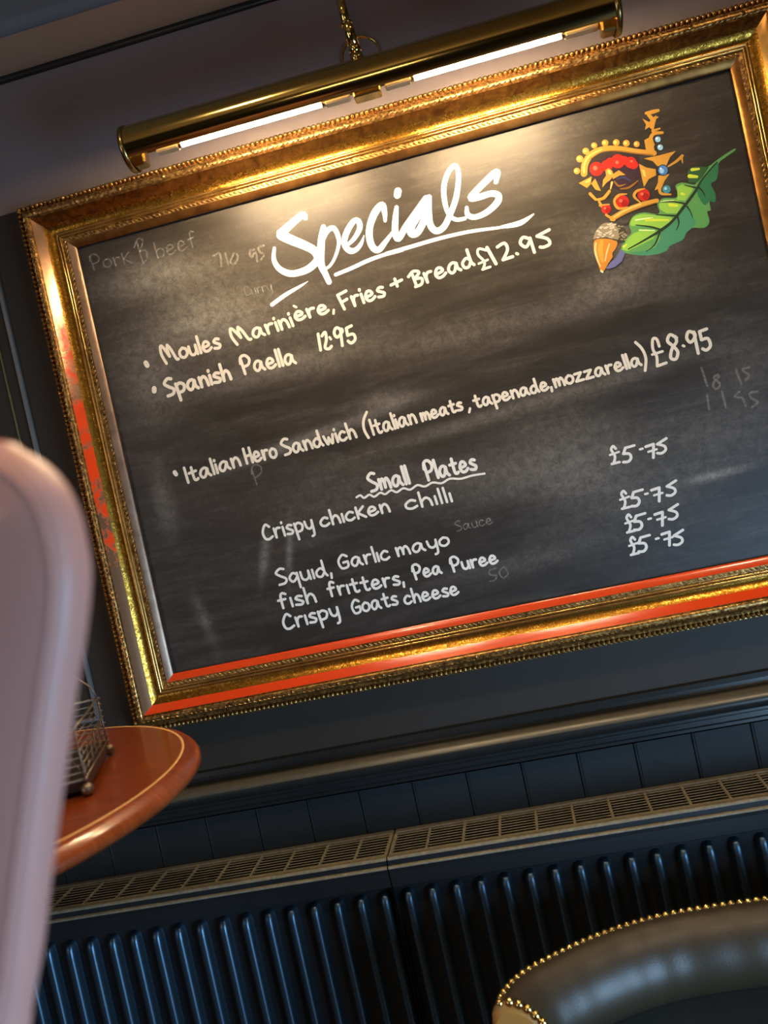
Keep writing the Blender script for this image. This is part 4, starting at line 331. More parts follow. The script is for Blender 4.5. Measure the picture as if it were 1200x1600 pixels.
CROWN = [["plum",0,[[2359,17808],[2489,17969],[2693,18025],[2957,17982],[3178,17866],[3149,17596],[3059,17426],[2836,17401],[2640,17509],[2501,17630]]],["red",0,[[2602,17827],[2581,17781],[2543,17751],[2495,17741],[2446,17754],[2407,17787],[2384,17834],[2384,17885],[2405,17931],[2443,17961],[2492,17971],[2540,17958],[2579,17924],[2602,17878]]],["red",0,[[2747,17838],[2730,17801],[2699,17777],[2660,17769],[2621,17779],[2589,17806],[2571,17844],[2571,17885],[2588,17922],[2619,17947],[2658,17954],[2697,17944],[2729,17917],[2746,17879]]],["red",0,[[2951,17858],[2930,17813],[2892,17783],[2844,17773],[2795,17786],[2756,17819],[2734,17866],[2733,17917],[2754,17962],[2793,17992],[2841,18002],[2889,17989],[2928,17956],[2950,17909]]],["red",0,[[2790,17887],[2777,17860],[2754,17841],[2724,17835],[2694,17843],[2670,17863],[2656,17892],[2656,17924],[2669,17952],[2692,17971],[2722,17977],[2752,17968],[2776,17948],[2790,17919]]],["red",0,[[3007,17857],[2995,17829],[2971,17810],[2941,17804],[2912,17812],[2887,17833],[2874,17861],[2873,17893],[2886,17921],[2910,17940],[2939,17946],[2969,17938],[2993,17917],[3007,17888]]],["red",0,[[3119,17793],[3103,17757],[3072,17732],[3033,17724],[2994,17735],[2963,17762],[2945,17799],[2944,17840],[2961,17877],[2992,17902],[3030,17909],[3069,17899],[3101,17872],[3119,17834]]],["red",0,[[3137,17750],[3125,17722],[3101,17703],[3071,17697],[3042,17705],[3018,17725],[3004,17754],[3003,17786],[3016,17813],[3040,17832],[3069,17838],[3099,17830],[3123,17810],[3137,17781]]],["pink",0,[[2512,17865],[2505,17850],[2492,17840],[2476,17836],[2459,17841],[2446,17852],[2439,17867],[2439,17884],[2446,17900],[2458,17910],[2475,17913],[2491,17909],[2504,17897],[2511,17882]]],["pink",0,[[2851,17865],[2846,17855],[2837,17848],[2826,17845],[2814,17848],[2805,17856],[2800,17867],[2800,17879],[2804,17890],[2814,17897],[2825,17900],[2836,17897],[2846,17889],[2851,17878]]],["pink",0,[[3069,17826],[3065,17818],[3058,17812],[3049,17810],[3040,17812],[3032,17819],[3028,17828],[3028,17837],[3032,17846],[3039,17852],[3048,17854],[3057,17851],[3065,17845],[3069,17836]]],["gold",0,[[2236,17891],[2227,17871],[2209,17857],[2187,17852],[2165,17858],[2147,17873],[2137,17895],[2137,17918],[2146,17938],[2164,17952],[2186,17957],[2208,17951],[2226,17936],[2236,17914]]],["gold_light",0,[[2199,17907],[2195,17896],[2186,17890],[2175,17887],[2164,17890],[2155,17898],[2150,17908],[2150,17920],[2154,17930],[2163,17937],[2174,17939],[2185,17936],[2194,17929],[2199,17918]]],["gold",0,[[2325,18066],[2315,18043],[2296,18028],[2271,18023],[2247,18030],[2227,18047],[2216,18070],[2216,18096],[2226,18118],[2246,18133],[2270,18138],[2294,18132],[2314,18115],[2325,18092]]],["gold_light",0,[[2286,18082],[2281,18071],[2271,18063],[2259,18061],[2247,18064],[2237,18072],[2231,18084],[2231,18097],[2236,18108],[2246,18116],[2258,18118],[2270,18115],[2280,18107],[2286,18095]]],["gold",0,[[2439,18161],[2429,18139],[2411,18125],[2388,18120],[2365,18127],[2346,18143],[2335,18165],[2335,18189],[2345,18211],[2363,18225],[2386,18230],[2409,18223],[2428,18208],[2439,18185]]],["gold_light",0,[[2401,18177],[2396,18166],[2387,18159],[2375,18157],[2364,18160],[2354,18168],[2349,18179],[2349,18191],[2354,18202],[2363,18209],[2375,18211],[2386,18208],[2396,18200],[2401,18189]]],["gold",0,[[2580,18215],[2571,18196],[2554,18183],[2534,18178],[2513,18184],[2496,18198],[2486,18218],[2486,18240],[2495,18260],[2512,18273],[2532,18277],[2553,18271],[2570,18257],[2579,18237]]],["gold_light",0,[[2544,18230],[2540,18220],[2532,18214],[2521,18212],[2511,18215],[2502,18222],[2498,18232],[2498,18243],[2502,18252],[2510,18259],[2521,18261],[2531,18258],[2539,18251],[2544,18241]]],["gold",0,[[2759,18208],[2749,18186],[2731,18172],[2708,18167],[2685,18174],[2666,18190],[2656,18212],[2655,18236],[2665,18258],[2684,18272],[2706,18276],[2729,18270],[2748,18254],[2759,18232]]],["gold_light",0,[[2721,18224],[2716,18213],[2707,18206],[2696,18204],[2684,18207],[2675,18215],[2670,18226],[2669,18238],[2674,18249],[2683,18256],[2695,18258],[2706,18255],[2716,18247],[2721,18236]]],["gold",0,[[2928,18167],[2918,18146],[2900,18132],[2877,18127],[2854,18133],[2836,18149],[2825,18171],[2825,18196],[2835,18217],[2853,18231],[2876,18236],[2899,18230],[2917,18214],[2928,18192]]],["gold_light",0,[[2890,18183],[2885,18172],[2876,18165],[2865,18163],[2853,18166],[2844,18174],[2839,18185],[2839,18197],[2844,18208],[2853,18215],[2864,18217],[2876,18214],[2885,18206],[2890,18195]]],["gold",0,[[3078,18115],[3068,18094],[3050,18080],[3027,18075],[3004,18081],[2986,18097],[2975,18119],[2975,18144],[2985,18165],[3003,18179],[3025,18184],[3048,18178],[3067,18162],[3077,18140]]],["gold_light",0,[[3040,18131],[3035,18121],[3026,18113],[3015,18111],[3003,18114],[2994,18122],[2989,18133],[2989,18145],[2994,18156],[3003,18163],[3014,18165],[3026,18162],[3035,18154],[3040,18143]]],["gold",0,[[3226,18061],[3218,18042],[3201,18029],[3181,18025],[3160,18030],[3144,18045],[3134,18064],[3134,18086],[3143,18105],[3159,18118],[3180,18122],[3200,18117],[3217,18103],[3226,18083]]],["gold_light",0,[[3192,18076],[3187,18066],[3179,18060],[3169,18058],[3159,18061],[3150,18068],[3146,18078],[3145,18089],[3150,18098],[3158,18105],[3168,18107],[3178,18104],[3187,18097],[3191,18087]]],["gold",1,[[2287,17833,103],[2335,17982,109],[2462,18102,103],[2661,18134,91],[2895,18076,85],[3144,17967,79],[3415,17863,79]]],["gold_light",1,[[2292,17854,30],[2319,17972,30],[2432,18090,24],[2634,18136,18]]],["gold_dark",1,[[2420,18029,15],[2625,18094,15],[2889,18045,15],[3138,17938,15],[3390,17845,15]]],["gold",1,[[3420,18509,43],[3526,18502,62],[3612,18500,43]]],["gold",1,[[3453,18477,56],[3502,18387,62],[3557,18416,31]]],["gold",1,[[3503,18392,25],[3580,18398,25]]],["gold",0,[[3346,18443],[3437,18360],[3526,18424],[3562,18392],[3519,18313],[3475,18206],[3422,18284],[3348,18258],[3384,18336]]],["gold",1,[[3465,18209,49],[3575,18218,25]]],["gold",1,[[3421,17994,55],[3411,18102,61],[3472,18163,55],[3600,18144,43]]],["gold",0,[[3308,18103],[3382,18121],[3385,18032],[3430,17959],[3427,17843],[3301,17938]]],["sky",0,[[3556,18049],[3548,18031],[3533,18018],[3513,18015],[3494,18020],[3479,18033],[3470,18052],[3469,18072],[3478,18090],[3493,18103],[3512,18106],[3531,18101],[3547,18088],[3556,18069]]],["white",0,[[3515,18074],[3513,18067],[3507,18063],[3500,18062],[3494,18063],[3488,18068],[3485,18075],[3485,18082],[3488,18088],[3493,18093],[3500,18094],[3507,18092],[3512,18087],[3515,18081]]],["sky",0,[[3566,17916],[3558,17898],[3543,17886],[3524,17882],[3504,17887],[3489,17900],[3480,17919],[3480,17940],[3488,17958],[3503,17970],[3522,17974],[3542,17969],[3557,17955],[3566,17936]]],["white",0,[[3526,17943],[3523,17937],[3518,17933],[3511,17931],[3504,17933],[3499,17938],[3496,17945],[3496,17952],[3499,17958],[3504,17963],[3511,17964],[3518,17962],[3523,17957],[3526,17951]]],["gold",0,[[3239,17822],[3490,17809],[3746,17809],[3637,17737],[3554,17621],[3420,17651],[3369,17745]]],["gold",0,[[3151,17763],[3247,17676],[3385,17611],[3375,17514],[3251,17486],[3154,17384],[3151,17540]]],["gold_light",0,[[3177,17667],[3216,17634],[3215,17523],[3182,17560]]],["gold",1,[[3582,17602,24],[3727,17652,43],[3824,17708,49]]],["gold",1,[[3811,17695,37],[3807,17600,18]]],["gold",0,[[3405,17500],[3579,17481],[3481,17397],[3418,17303],[3302,17289],[3378,17396]]],["gold",1,[[3438,17358,30],[3385,17298,48],[3394,17212,42],[3532,17162,24]]],["dark",0,[[3578,17542],[3562,17506],[3531,17481],[3493,17473],[3454,17484],[3423,17510],[3405,17548],[3404,17589],[3421,17625],[3452,17650],[3490,17658],[3529,17647],[3560,17621],[3577,17583]]],["blue",0,[[3565,17546],[3551,17515],[3525,17494],[3492,17487],[3460,17496],[3433,17519],[3418,17551],[3417,17586],[3431,17617],[3457,17638],[3490,17644],[3523,17635],[3550,17613],[3565,17581]]],["sky",0,[[3507,17550],[3500,17535],[3488,17525],[3472,17522],[3456,17526],[3443,17537],[3436,17553],[3436,17570],[3442,17585],[3455,17595],[3471,17598],[3487,17594],[3500,17583],[3507,17567]]],["white",0,[[3476,17597],[3474,17592],[3469,17588],[3464,17587],[3458,17589],[3453,17593],[3451,17598],[3451,17604],[3453,17610],[3458,17613],[3463,17614],[3469,17613],[3474,17609],[3476,17603]]],["teal_blue",0,[[3546,17241],[3534,17215],[3512,17198],[3485,17192],[3458,17199],[3436,17218],[3423,17245],[3423,17274],[3435,17299],[3456,17317],[3483,17322],[3511,17315],[3533,17296],[3545,17270]]],["sky",0,[[3495,17268],[3490,17259],[3482,17252],[3472,17250],[3462,17253],[3454,17260],[3449,17270],[3449,17281],[3453,17290],[3461,17297],[3471,17299],[3482,17296],[3490,17289],[3494,17279]]],["gold",0,[[2175,17706],[2396,17759],[2354,17641],[2285,17598]]],["gold",0,[[2362,17650],[2440,17708],[2488,17494],[2410,17537]]],["gold_light",0,[[2266,17693],[2371,17735],[2339,17673]]],["gold",0,[[2624,17798],[2677,17818],[2725,17760],[2732,17686],[2658,17622],[2605,17603],[2520,17541],[2556,17657],[2616,17711]]],["gold",0,[[2713,17702],[2826,17744],[2914,17643],[2819,17657],[2705,17626]]],["gold_light",0,[[2649,17786],[2698,17784],[2702,17702],[2658,17728]]],["gold_light",1,[[2683,17582,36],[2641,17487,18]]],["gold_dark",1,[[2724,17585,24],[2775,17501,30],[2884,17500,12]]],["blue_dark",1,[[2771,17614,24],[2880,17613,36],[2960,17536,24]]],["gold_dark",1,[[2791,17447,18],[2925,17434,36],[3081,17503,18]]],["gold",1,[[2313,17495,48],[2380,17382,42]]],["gold",1,[[2406,17375,36],[2507,17371,54],[2615,17455,48]]],["gold",1,[[2425,17337,36],[2449,17252,42]]],["red",0,[[2586,17174],[2572,17143],[2545,17121],[2512,17114],[2478,17123],[2451,17146],[2436,17178],[2435,17214],[2450,17245],[2476,17266],[2510,17273],[2543,17264],[2570,17242],[2586,17209]]],["red_dark",0,[[2571,17158],[2563,17141],[2548,17129],[2530,17125],[2511,17130],[2497,17142],[2488,17160],[2488,17180],[2496,17197],[2510,17209],[2529,17212],[2547,17208],[2562,17195],[2571,17177]]],["pink",0,[[2509,17206],[2506,17199],[2499,17193],[2491,17192],[2482,17194],[2476,17199],[2472,17208],[2472,17216],[2475,17224],[2482,17230],[2490,17231],[2499,17229],[2505,17223],[2509,17215]]],["red",0,[[2882,17214],[2863,17173],[2828,17145],[2785,17136],[2741,17147],[2705,17177],[2685,17219],[2685,17266],[2704,17307],[2738,17334],[2782,17343],[2826,17332],[2861,17302],[2881,17260]]],["red_dark",0,[[2862,17192],[2851,17170],[2832,17155],[2808,17150],[2784,17156],[2765,17172],[2754,17196],[2753,17221],[2764,17244],[2783,17259],[2807,17264],[2831,17257],[2850,17241],[2861,17218]]],["pink",0,[[2782,17256],[2777,17246],[2768,17239],[2757,17237],[2746,17239],[2737,17247],[2732,17257],[2732,17269],[2737,17279],[2746,17286],[2757,17288],[2768,17286],[2776,17278],[2781,17268]]],["red",0,[[3215,17237],[3198,17198],[3165,17172],[3124,17163],[3083,17174],[3050,17202],[3031,17242],[3030,17286],[3048,17325],[3080,17351],[3121,17359],[3163,17349],[3196,17320],[3215,17281]]],["red_dark",0,[[3197,17217],[3187,17196],[3169,17181],[3146,17176],[3124,17182],[3105,17198],[3095,17220],[3095,17244],[3104,17265],[3122,17280],[3145,17284],[3167,17278],[3186,17263],[3196,17241]]],["pink",0,[[3121,17277],[3117,17267],[3109,17261],[3098,17259],[3088,17261],[3080,17268],[3075,17278],[3075,17289],[3079,17299],[3087,17305],[3098,17308],[3108,17305],[3116,17298],[3121,17288]]],["gold",1,[[2868,17343,18],[2745,17356,42],[2658,17281,42],[2697,17153,42],[2841,17138,15]]],["gold",1,[[3158,17355,18],[3032,17349,42],[2974,17276,42],[3045,17162,18]]],["gold",1,[[2420,17274,30],[2532,17258,24],[2573,17253,15]]],["gold",1,[[2570,17019,84],[2797,17083,90],[3049,17117,84],[3299,17118,72]]],["gold_light",1,[[2595,17032,18],[2800,17098,21],[3052,17130,18]]],["gold_dark",1,[[2579,16983,15],[2802,17042,18],[3055,17079,18],[3282,17089,15]]],["gold",1,[[2486,17102,36],[2592,16991,42]]]]
ACORN = [["cap",0,[[2221,16756],[2263,16866],[2343,16943],[2433,16982],[2539,16962],[2599,16919],[2631,16813],[2598,16681],[2576,16653],[2397,16742]]],["cap_dark",0,[[2576,16653],[2598,16681],[2631,16813],[2599,16919],[2662,16894],[2741,16812],[2747,16685],[2677,16611]]],["cap_light",1,[[2519,16762,18],[2543,16760,18]]],["cap_light",1,[[2490,16720,18],[2511,16706,18]]],["cap_light",1,[[2294,16890,18],[2320,16894,18]]],["cap_light",1,[[2477,16788,18],[2501,16787,18]]],["cap",1,[[2584,16776,18],[2610,16780,18]]],["cap_light",1,[[2546,16873,18],[2570,16869,18]]],["cap_light",1,[[2392,16798,18],[2416,16794,18]]],["cap_light",1,[[2339,16851,18],[2361,16839,18]]],["cap_light",1,[[2427,16913,18],[2451,16910,18]]],["cap",1,[[2688,16647,18],[2711,16638,18]]],["cap",1,[[2679,16684,18],[2703,16681,18]]],["cap_light",1,[[2302,16832,18],[2326,16825,18]]],["cap_light",1,[[2454,16906,18],[2477,16902,18]]],["cap_light",1,[[2502,16882,18],[2527,16880,18]]],["cap_light",1,[[2466,16735,18],[2489,16727,18]]],["cap_light",1,[[2414,16902,18],[2437,16897,18]]],["cap_light",1,[[2380,16931,18],[2404,16925,18]]],["cap_light",1,[[2309,16875,18],[2333,16872,18]]],["cap",1,[[2591,16733,18],[2614,16723,18]]],["cap",1,[[2602,16828,18],[2625,16819,18]]],["cap_light",1,[[2425,16822,18],[2449,16819,18]]],["cap_light",1,[[2502,16936,18],[2527,16936,18]]],["cap",1,[[2589,16759,18],[2611,16748,18]]],["cap_light",1,[[2488,16799,18],[2514,16802,18]]],["cap_light",1,[[2325,16853,18],[2350,16853,18]]],["cap",1,[[2711,16719,18],[2734,16712,18]]],["cap",1,[[2616,16853,18],[2638,16838,18]]],["cap",1,[[2655,16722,18],[2678,16716,18]]],["cap",1,[[2655,16717,18],[2678,16707,18]]],["cap",1,[[2695,16736,18],[2719,16732,18]]],["cap_light",1,[[2546,16889,18],[2571,16890,18]]],["cap",1,[[2598,16721,18],[2619,16705,18]]],["cap",1,[[2670,16766,18],[2695,16769,18]]],["cap_light",1,[[2477,16714,18],[2500,16702,18]]],["cap_light",1,[[2500,16833,18],[2525,16833,18]]],["cap",1,[[2685,16737,18],[2710,16738,18]]],["cap_light",1,[[2488,16943,18],[2513,16943,18]]],["cap",1,[[2607,16754,18],[2631,16748,18]]],["cap_light",1,[[2390,16810,18],[2411,16794,18]]],["cap_light",1,[[2497,16935,18],[2522,16939,18]]],["cap_light",1,[[2282,16756,18],[2305,16750,18]]],["cap",1,[[2683,16861,18],[2707,16860,18]]],["cap",1,[[2576,16698,18],[2600,16695,18]]],["cap_light",1,[[2278,16783,18],[2303,16781,18]]],["cap",1,[[2638,16876,18],[2660,16865,18]]],["cap",1,[[2656,16721,18],[2680,16718,18]]],["cap",1,[[2632,16882,18],[2656,16880,18]]],["cap_light",1,[[2447,16736,18],[2472,16737,18]]],["cap",1,[[2671,16699,18],[2692,16683,18]]],["cap_light",1,[[2458,16910,18],[2482,16910,18]]],["cap",1,[[2637,16663,18],[2660,16653,18]]],["cap_light",1,[[2508,16875,18],[2530,16862,18]]],["cap_light",1,[[2352,16772,18],[2374,16759,18]]],["cap_light",1,[[2428,16898,18],[2452,16893,18]]],["cap_light",1,[[2545,16916,18],[2567,16903,18]]],["cap_light",1,[[2507,16747,18],[2532,16747,18]]],["cap",1,[[2713,16700,18],[2738,16697,18]]],["cap",1,[[2708,16715,18],[2730,16701,18]]],["cap",1,[[2631,16839,18],[2654,16832,18]]],["cap_light",1,[[2316,16743,18],[2339,16737,18]]],["cap_light",1,[[2518,16932,18],[2540,16918,18]]],["cap_light",1,[[2502,16935,18],[2527,16937,18]]],["cap_light",1,[[2546,16921,18],[2571,16922,18]]],["cap_light",1,[[2475,16828,18],[2498,16821,18]]],["cap_light",1,[[2569,16837,18],[2592,16828,18]]],["cap_light",1,[[2353,16919,18],[2376,16906,18]]],["cap_light",1,[[2354,16932,18],[2379,16931,18]]],["cap_light",1,[[2522,16947,18],[2547,16951,18]]],["cap_light",1,[[2505,16909,18],[2527,16899,18]]],["cap",1,[[2642,16764,18],[2664,16754,18]]],["cap_light",1,[[2477,16947,18],[2501,16942,18]]],["cap_light",1,[[2439,16812,18],[2464,16813,18]]],["cap_light",1,[[2359,16775,18],[2383,16774,18]]],["cap_light",1,[[2440,16722,18],[2464,16721,18]]],["cap_light",1,[[2325,16813,18],[2348,16806,18]]],["cap_light",1,[[2582,16921,18],[2606,16916,18]]],["cap_dark",1,[[2229,16759,24],[2398,16747,24],[2577,16659,24],[2677,16611,18]]],["nut",0,[[2227,16749],[2396,16736],[2564,16651],[2539,16556],[2457,16479],[2456,16423],[2385,16357],[2302,16266],[2232,16221],[2199,16390],[2186,16591]]],["nut_blue",0,[[2596,16514],[2654,16437],[2583,16321],[2459,16254],[2348,16248],[2312,16272],[2395,16340],[2503,16397]]],["nut_light",1,[[2240,16703,24],[2204,16586,35],[2210,16430,29],[2235,16311,12]]],["nut_orange",1,[[2334,16707,53],[2283,16566,77],[2283,16397,47]]],["nut_light",1,[[2443,16637,18],[2376,16514,24],[2322,16387,15]]],["nut_tip",1,[[2227,16248,29],[2249,16220,24]]],["cap_dark",1,[[2649,16925,30],[2769,16883,24],[2870,16974,15]]]]
LEAF = [["leaf_mid",0,[[2600,16507],[2707,16653],[2817,16722],[2806,16865],[2898,16981],[3077,16990],[3252,16916],[3311,16942],[3300,17070],[3405,17134],[3585,17092],[3644,17146],[3628,17275],[3735,17301],[3882,17234],[3939,17225],[3935,17281],[3858,17351],[3882,17469],[4013,17483],[4164,17440],[4274,17482],[4396,17537],[4609,17608],[4622,17580],[4449,17509],[4337,17443],[4265,17215],[4161,17166],[4197,17013],[4169,16875],[4087,16904],[4079,16763],[4019,16757],[4023,16590],[3923,16519],[3745,16565],[3640,16510],[3567,16417],[3356,16374],[3289,16308],[3123,16295],[2913,16329],[2686,16420]]],["leaf_teal",0,[[2715,16427],[2981,16393],[3105,16467],[3238,16586],[3481,16717],[3644,16855],[3736,16914],[3815,16644],[3745,16565],[3640,16510],[3567,16417],[3356,16374],[3289,16308],[3123,16295],[2913,16329]]],["leaf_dark",0,[[3927,17126],[4068,17295],[4275,17460],[4337,17443],[4265,17215],[4161,17166],[4197,17013],[4169,16875],[4087,16904],[3995,16873]]],["leaf_shadow",0,[[3842,17273],[3840,17356],[3882,17469],[4013,17483],[4189,17433],[4055,17299],[3964,17240]]],["leaf_light",0,[[2621,16502],[2733,16646],[2856,16712],[3050,16726],[3236,16642],[3121,16546],[2893,16493],[2693,16455]]],["leaf_light",0,[[2840,16828],[2846,16925],[2937,16970],[3072,16963],[3298,16876],[3482,16787],[3285,16685],[3157,16718],[3010,16798]]],["leaf_light",0,[[3319,16982],[3323,17064],[3413,17110],[3579,17066],[3696,16980],[3562,16849],[3408,16889]]],["leaf_light",0,[[3628,17108],[3651,17255],[3743,17272],[3902,17202],[3861,17130],[3730,17012],[3604,17054]]],["leaf_light",0,[[2981,16393],[3099,16440],[3250,16583],[3224,16520],[3119,16407]]],["leaf_yellow",1,[[3928,17457,49],[4032,17443,31]]],["leaf_yellow",1,[[3870,17370,61],[3977,17331,43]]],["leaf_yellow",1,[[3487,17007,54],[3586,16967,42]]],["leaf_yellow",1,[[3700,17131,42],[3736,17108,30]]],["leaf_yellow",1,[[3078,16864,42],[3412,16777,30]]],["leaf_yellow",1,[[2656,16540,42],[2701,16557,30]]],["leaf_white",1,[[2923,16904,24],[3084,16890,18],[3189,16874,9]]],["leaf_white",1,[[2943,16737,18],[3174,16672,12]]],["leaf_white",1,[[3368,17088,18],[3551,17059,12]]],["leaf_vein",1,[[2716,16483,18],[3017,16568,30],[3278,16651,48],[3489,16757,42],[3715,16942,45],[3911,17116,40],[4050,17272,28],[4318,17476,15]]],["leaf_vein",1,[[3278,16651,30],[3134,16738,27],[2908,16830,12]]],["leaf_vein",1,[[3541,16813,30],[3250,16908,15]]],["leaf_vein",1,[[3719,16960,30],[3547,17041,24],[3366,17078,12]]],["leaf_vein",1,[[3922,17169,30],[3765,17252,12]]],["leaf_vein",1,[[3243,16612,30],[3128,16447,24],[2983,16381,12]]],["leaf_vein",1,[[3564,16793,30],[3560,16683,21],[3503,16592,12]]],["leaf_vein",1,[[3736,16914,27],[3771,16822,18],[3783,16722,9]]],["leaf_vein",1,[[3963,17172,27],[4013,17089,21],[4041,16994,9]]]]

# ================================================================ THE ROOM
XL, XR, YB_, ZC = -2.9, 1.30, -4.2, 2.62
mb = MB(); mb.box((XL, 0, 0), (XR, .12, 1.978)); mb.box((XL, 0, 1.978), (XR, .12, ZC), 1)
wall_back = mb.build('wall_back', [M['wall_low'], M['wall_up']]); tag(wall_back, kind='structure')
mb = MB(); mb.box((XL-.12, YB_, 0), (XL, .12, ZC)); tag(mb.build('wall_left', M['room_wall']), kind='structure')
mb = MB(); mb.box((XR, YB_, 0), (XR+.12, .12, ZC)); tag(mb.build('wall_right', M['room_wall']), kind='structure')
mb = MB(); mb.box((XL-.12, YB_-.12, 0), (XR+.12, YB_, ZC)); tag(mb.build('wall_front', M['room_wall']), kind='structure')
mb = MB(); mb.box((XL-.12, YB_-.12, -.1), (XR+.12, .12, 0)); tag(mb.build('floor', M['floor']), kind='structure')
mb = MB(); mb.box((XL-.12, YB_-.12, ZC), (XR+.12, .12, ZC+.1)); tag(mb.build('ceiling', M['ceiling']), kind='structure')

def run_x(prof, x0, x1, mb, mat=0, smooth=True, ends=True):     # extrude an (y, z) profile along x
    mb.grid([[(x0, y, z) for y, z in prof], [(x1, y, z) for y, z in prof]], mat, smooth)
    if ends:
        for x in (x0, x1): mb.add([(x, y, z) for y, z in prof], [list(range(len(prof)))], mat)
def arc(cy, cz, r, a0, a1, n=8, ry=None):
    return [(cy+(ry or r)*math.cos(math.radians(a0+(a1-a0)*i/n)), cz+r*math.sin(math.radians(a0+(a1-a0)*i/n))) for i in range(n+1)]
# cornice over the wall: flat brown soffit, rounded grey nosing
mb = MB()
run_x([(-.0005, 2.216), (-.004, 2.211), (-.104, 2.213)], XL, XR, mb, 0, False, False)
run_x([(-.104, 2.213)] + arc(-.104, 2.231, .018, 270, 180, 6) + [(-.122, 2.262), (-.135, 2.275), (-.150, 2.40), (-.16, ZC)], XL, XR, mb, 1, False, False)
tag(mb.build('trim_1', [M['cornice'], M['cornice_face']]), kind='structure')
# thin bead where soffit meets wall
mb = MB(); run_x([(0, 2.199)] + arc(-.003, 2.204, .005, 270, 90, 6) + [(0, 2.209)], XL, XR, mb)
tag(mb.build('trim_2', M['rail']), kind='structure')
# dado rail
mb = MB()
run_x([(0, .936), (-.008, .934), (-.010, .926), (-.010, .920), (-.020, .916)], XL, XR, mb, 0, False, False)
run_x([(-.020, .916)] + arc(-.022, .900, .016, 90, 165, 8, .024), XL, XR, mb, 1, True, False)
run_x(arc(-.022, .900, .016, 165, 270, 8, .024), XL, XR, mb, 0, True, False)
run_x([(-.022, .884), (-.022, .878), (-.014, .874), (-.014, .866), (-.010, .862), (-.010, .857), (0, .855)], XL, XR, mb, 0, False, False)
tag(mb.build('trim_3', [M['rail'], M['rail_lit']]), kind='structure')
# raised panel moulding at the left of the framed board
mb = MB()
def mould_rect(mb, x0, x1, z0, z1, prof):
    for i in range(4):
        rows = []
        for e in (0, 1):
            c = (i+e) % 4; sx = (-1, 1, 1, -1)[c]; sz = (-1, -1, 1, 1)[c]
            rows.append([((x0, x1, x1, x0)[c]-sx*u, -h, (z0, z0, z1, z1)[c]-sz*u) for u, h in prof])
        mb.grid(rows, 0, True)
mould_rect(mb, -1.62, -.796, 1.06, 1.955, [(0, 0), (0, .004), (.001, .006), (.004, .0072), (.007, .006), (.008, .004), (.008, 0)])
tag(mb.build('trim_4', M['trim']), kind='structure')  # moulding coloured paler to hold its lit grey stripe
mb = MB()
mould_rect(mb, -1.585, -.826, 1.095, 1.920, [(0, .0), (0.0, .003), (.0015, .0045), (.003, .003), (.003, 0)])
tag(mb.build('trim_5', M['trim_thin']), kind='structure')
mb = MB(); mb.bbox((XL, -.018, 0), (XR, 0, .14), .003); tag(mb.build('baseboard_back', M['rail']), kind='structure')
# tongue-and-groove planks between dado rail and radiator: each plank its own piece of the wall
mb = MB(); w = .0946
mb.add([(.0001, 0, 0), (.0008, -.0092, 0), (.0024, -.0105, 0), (.0042, -.0105, 0), (.0050, -.0096, 0), (.0058, -.0105, 0), (w-.0008, -.0105, 0), (w-.0001, -.0092, 0), (w-.0001, 0, 0),
        (.0001, 0, .716), (.0008, -.0092, .716), (.0024, -.0105, .716), (.0042, -.0105, .716), (.0050, -.0096, .716), (.0058, -.0105, .716), (w-.0008, -.0105, .716), (w-.0001, -.0092, .716), (w-.0001, 0, .716)],
       [(i, i+1, i+10, i+9) for i in range(8)] + [tuple(range(9))[::-1], tuple(range(9, 18))])
plank = mb.build('plank', M['plank'], wall_back); x = .019-w*22; plank.location = (x, 0, .139)
for i in range(1, 36): copy_mesh(plank, wall_back, (x+w*i, 0, .139))

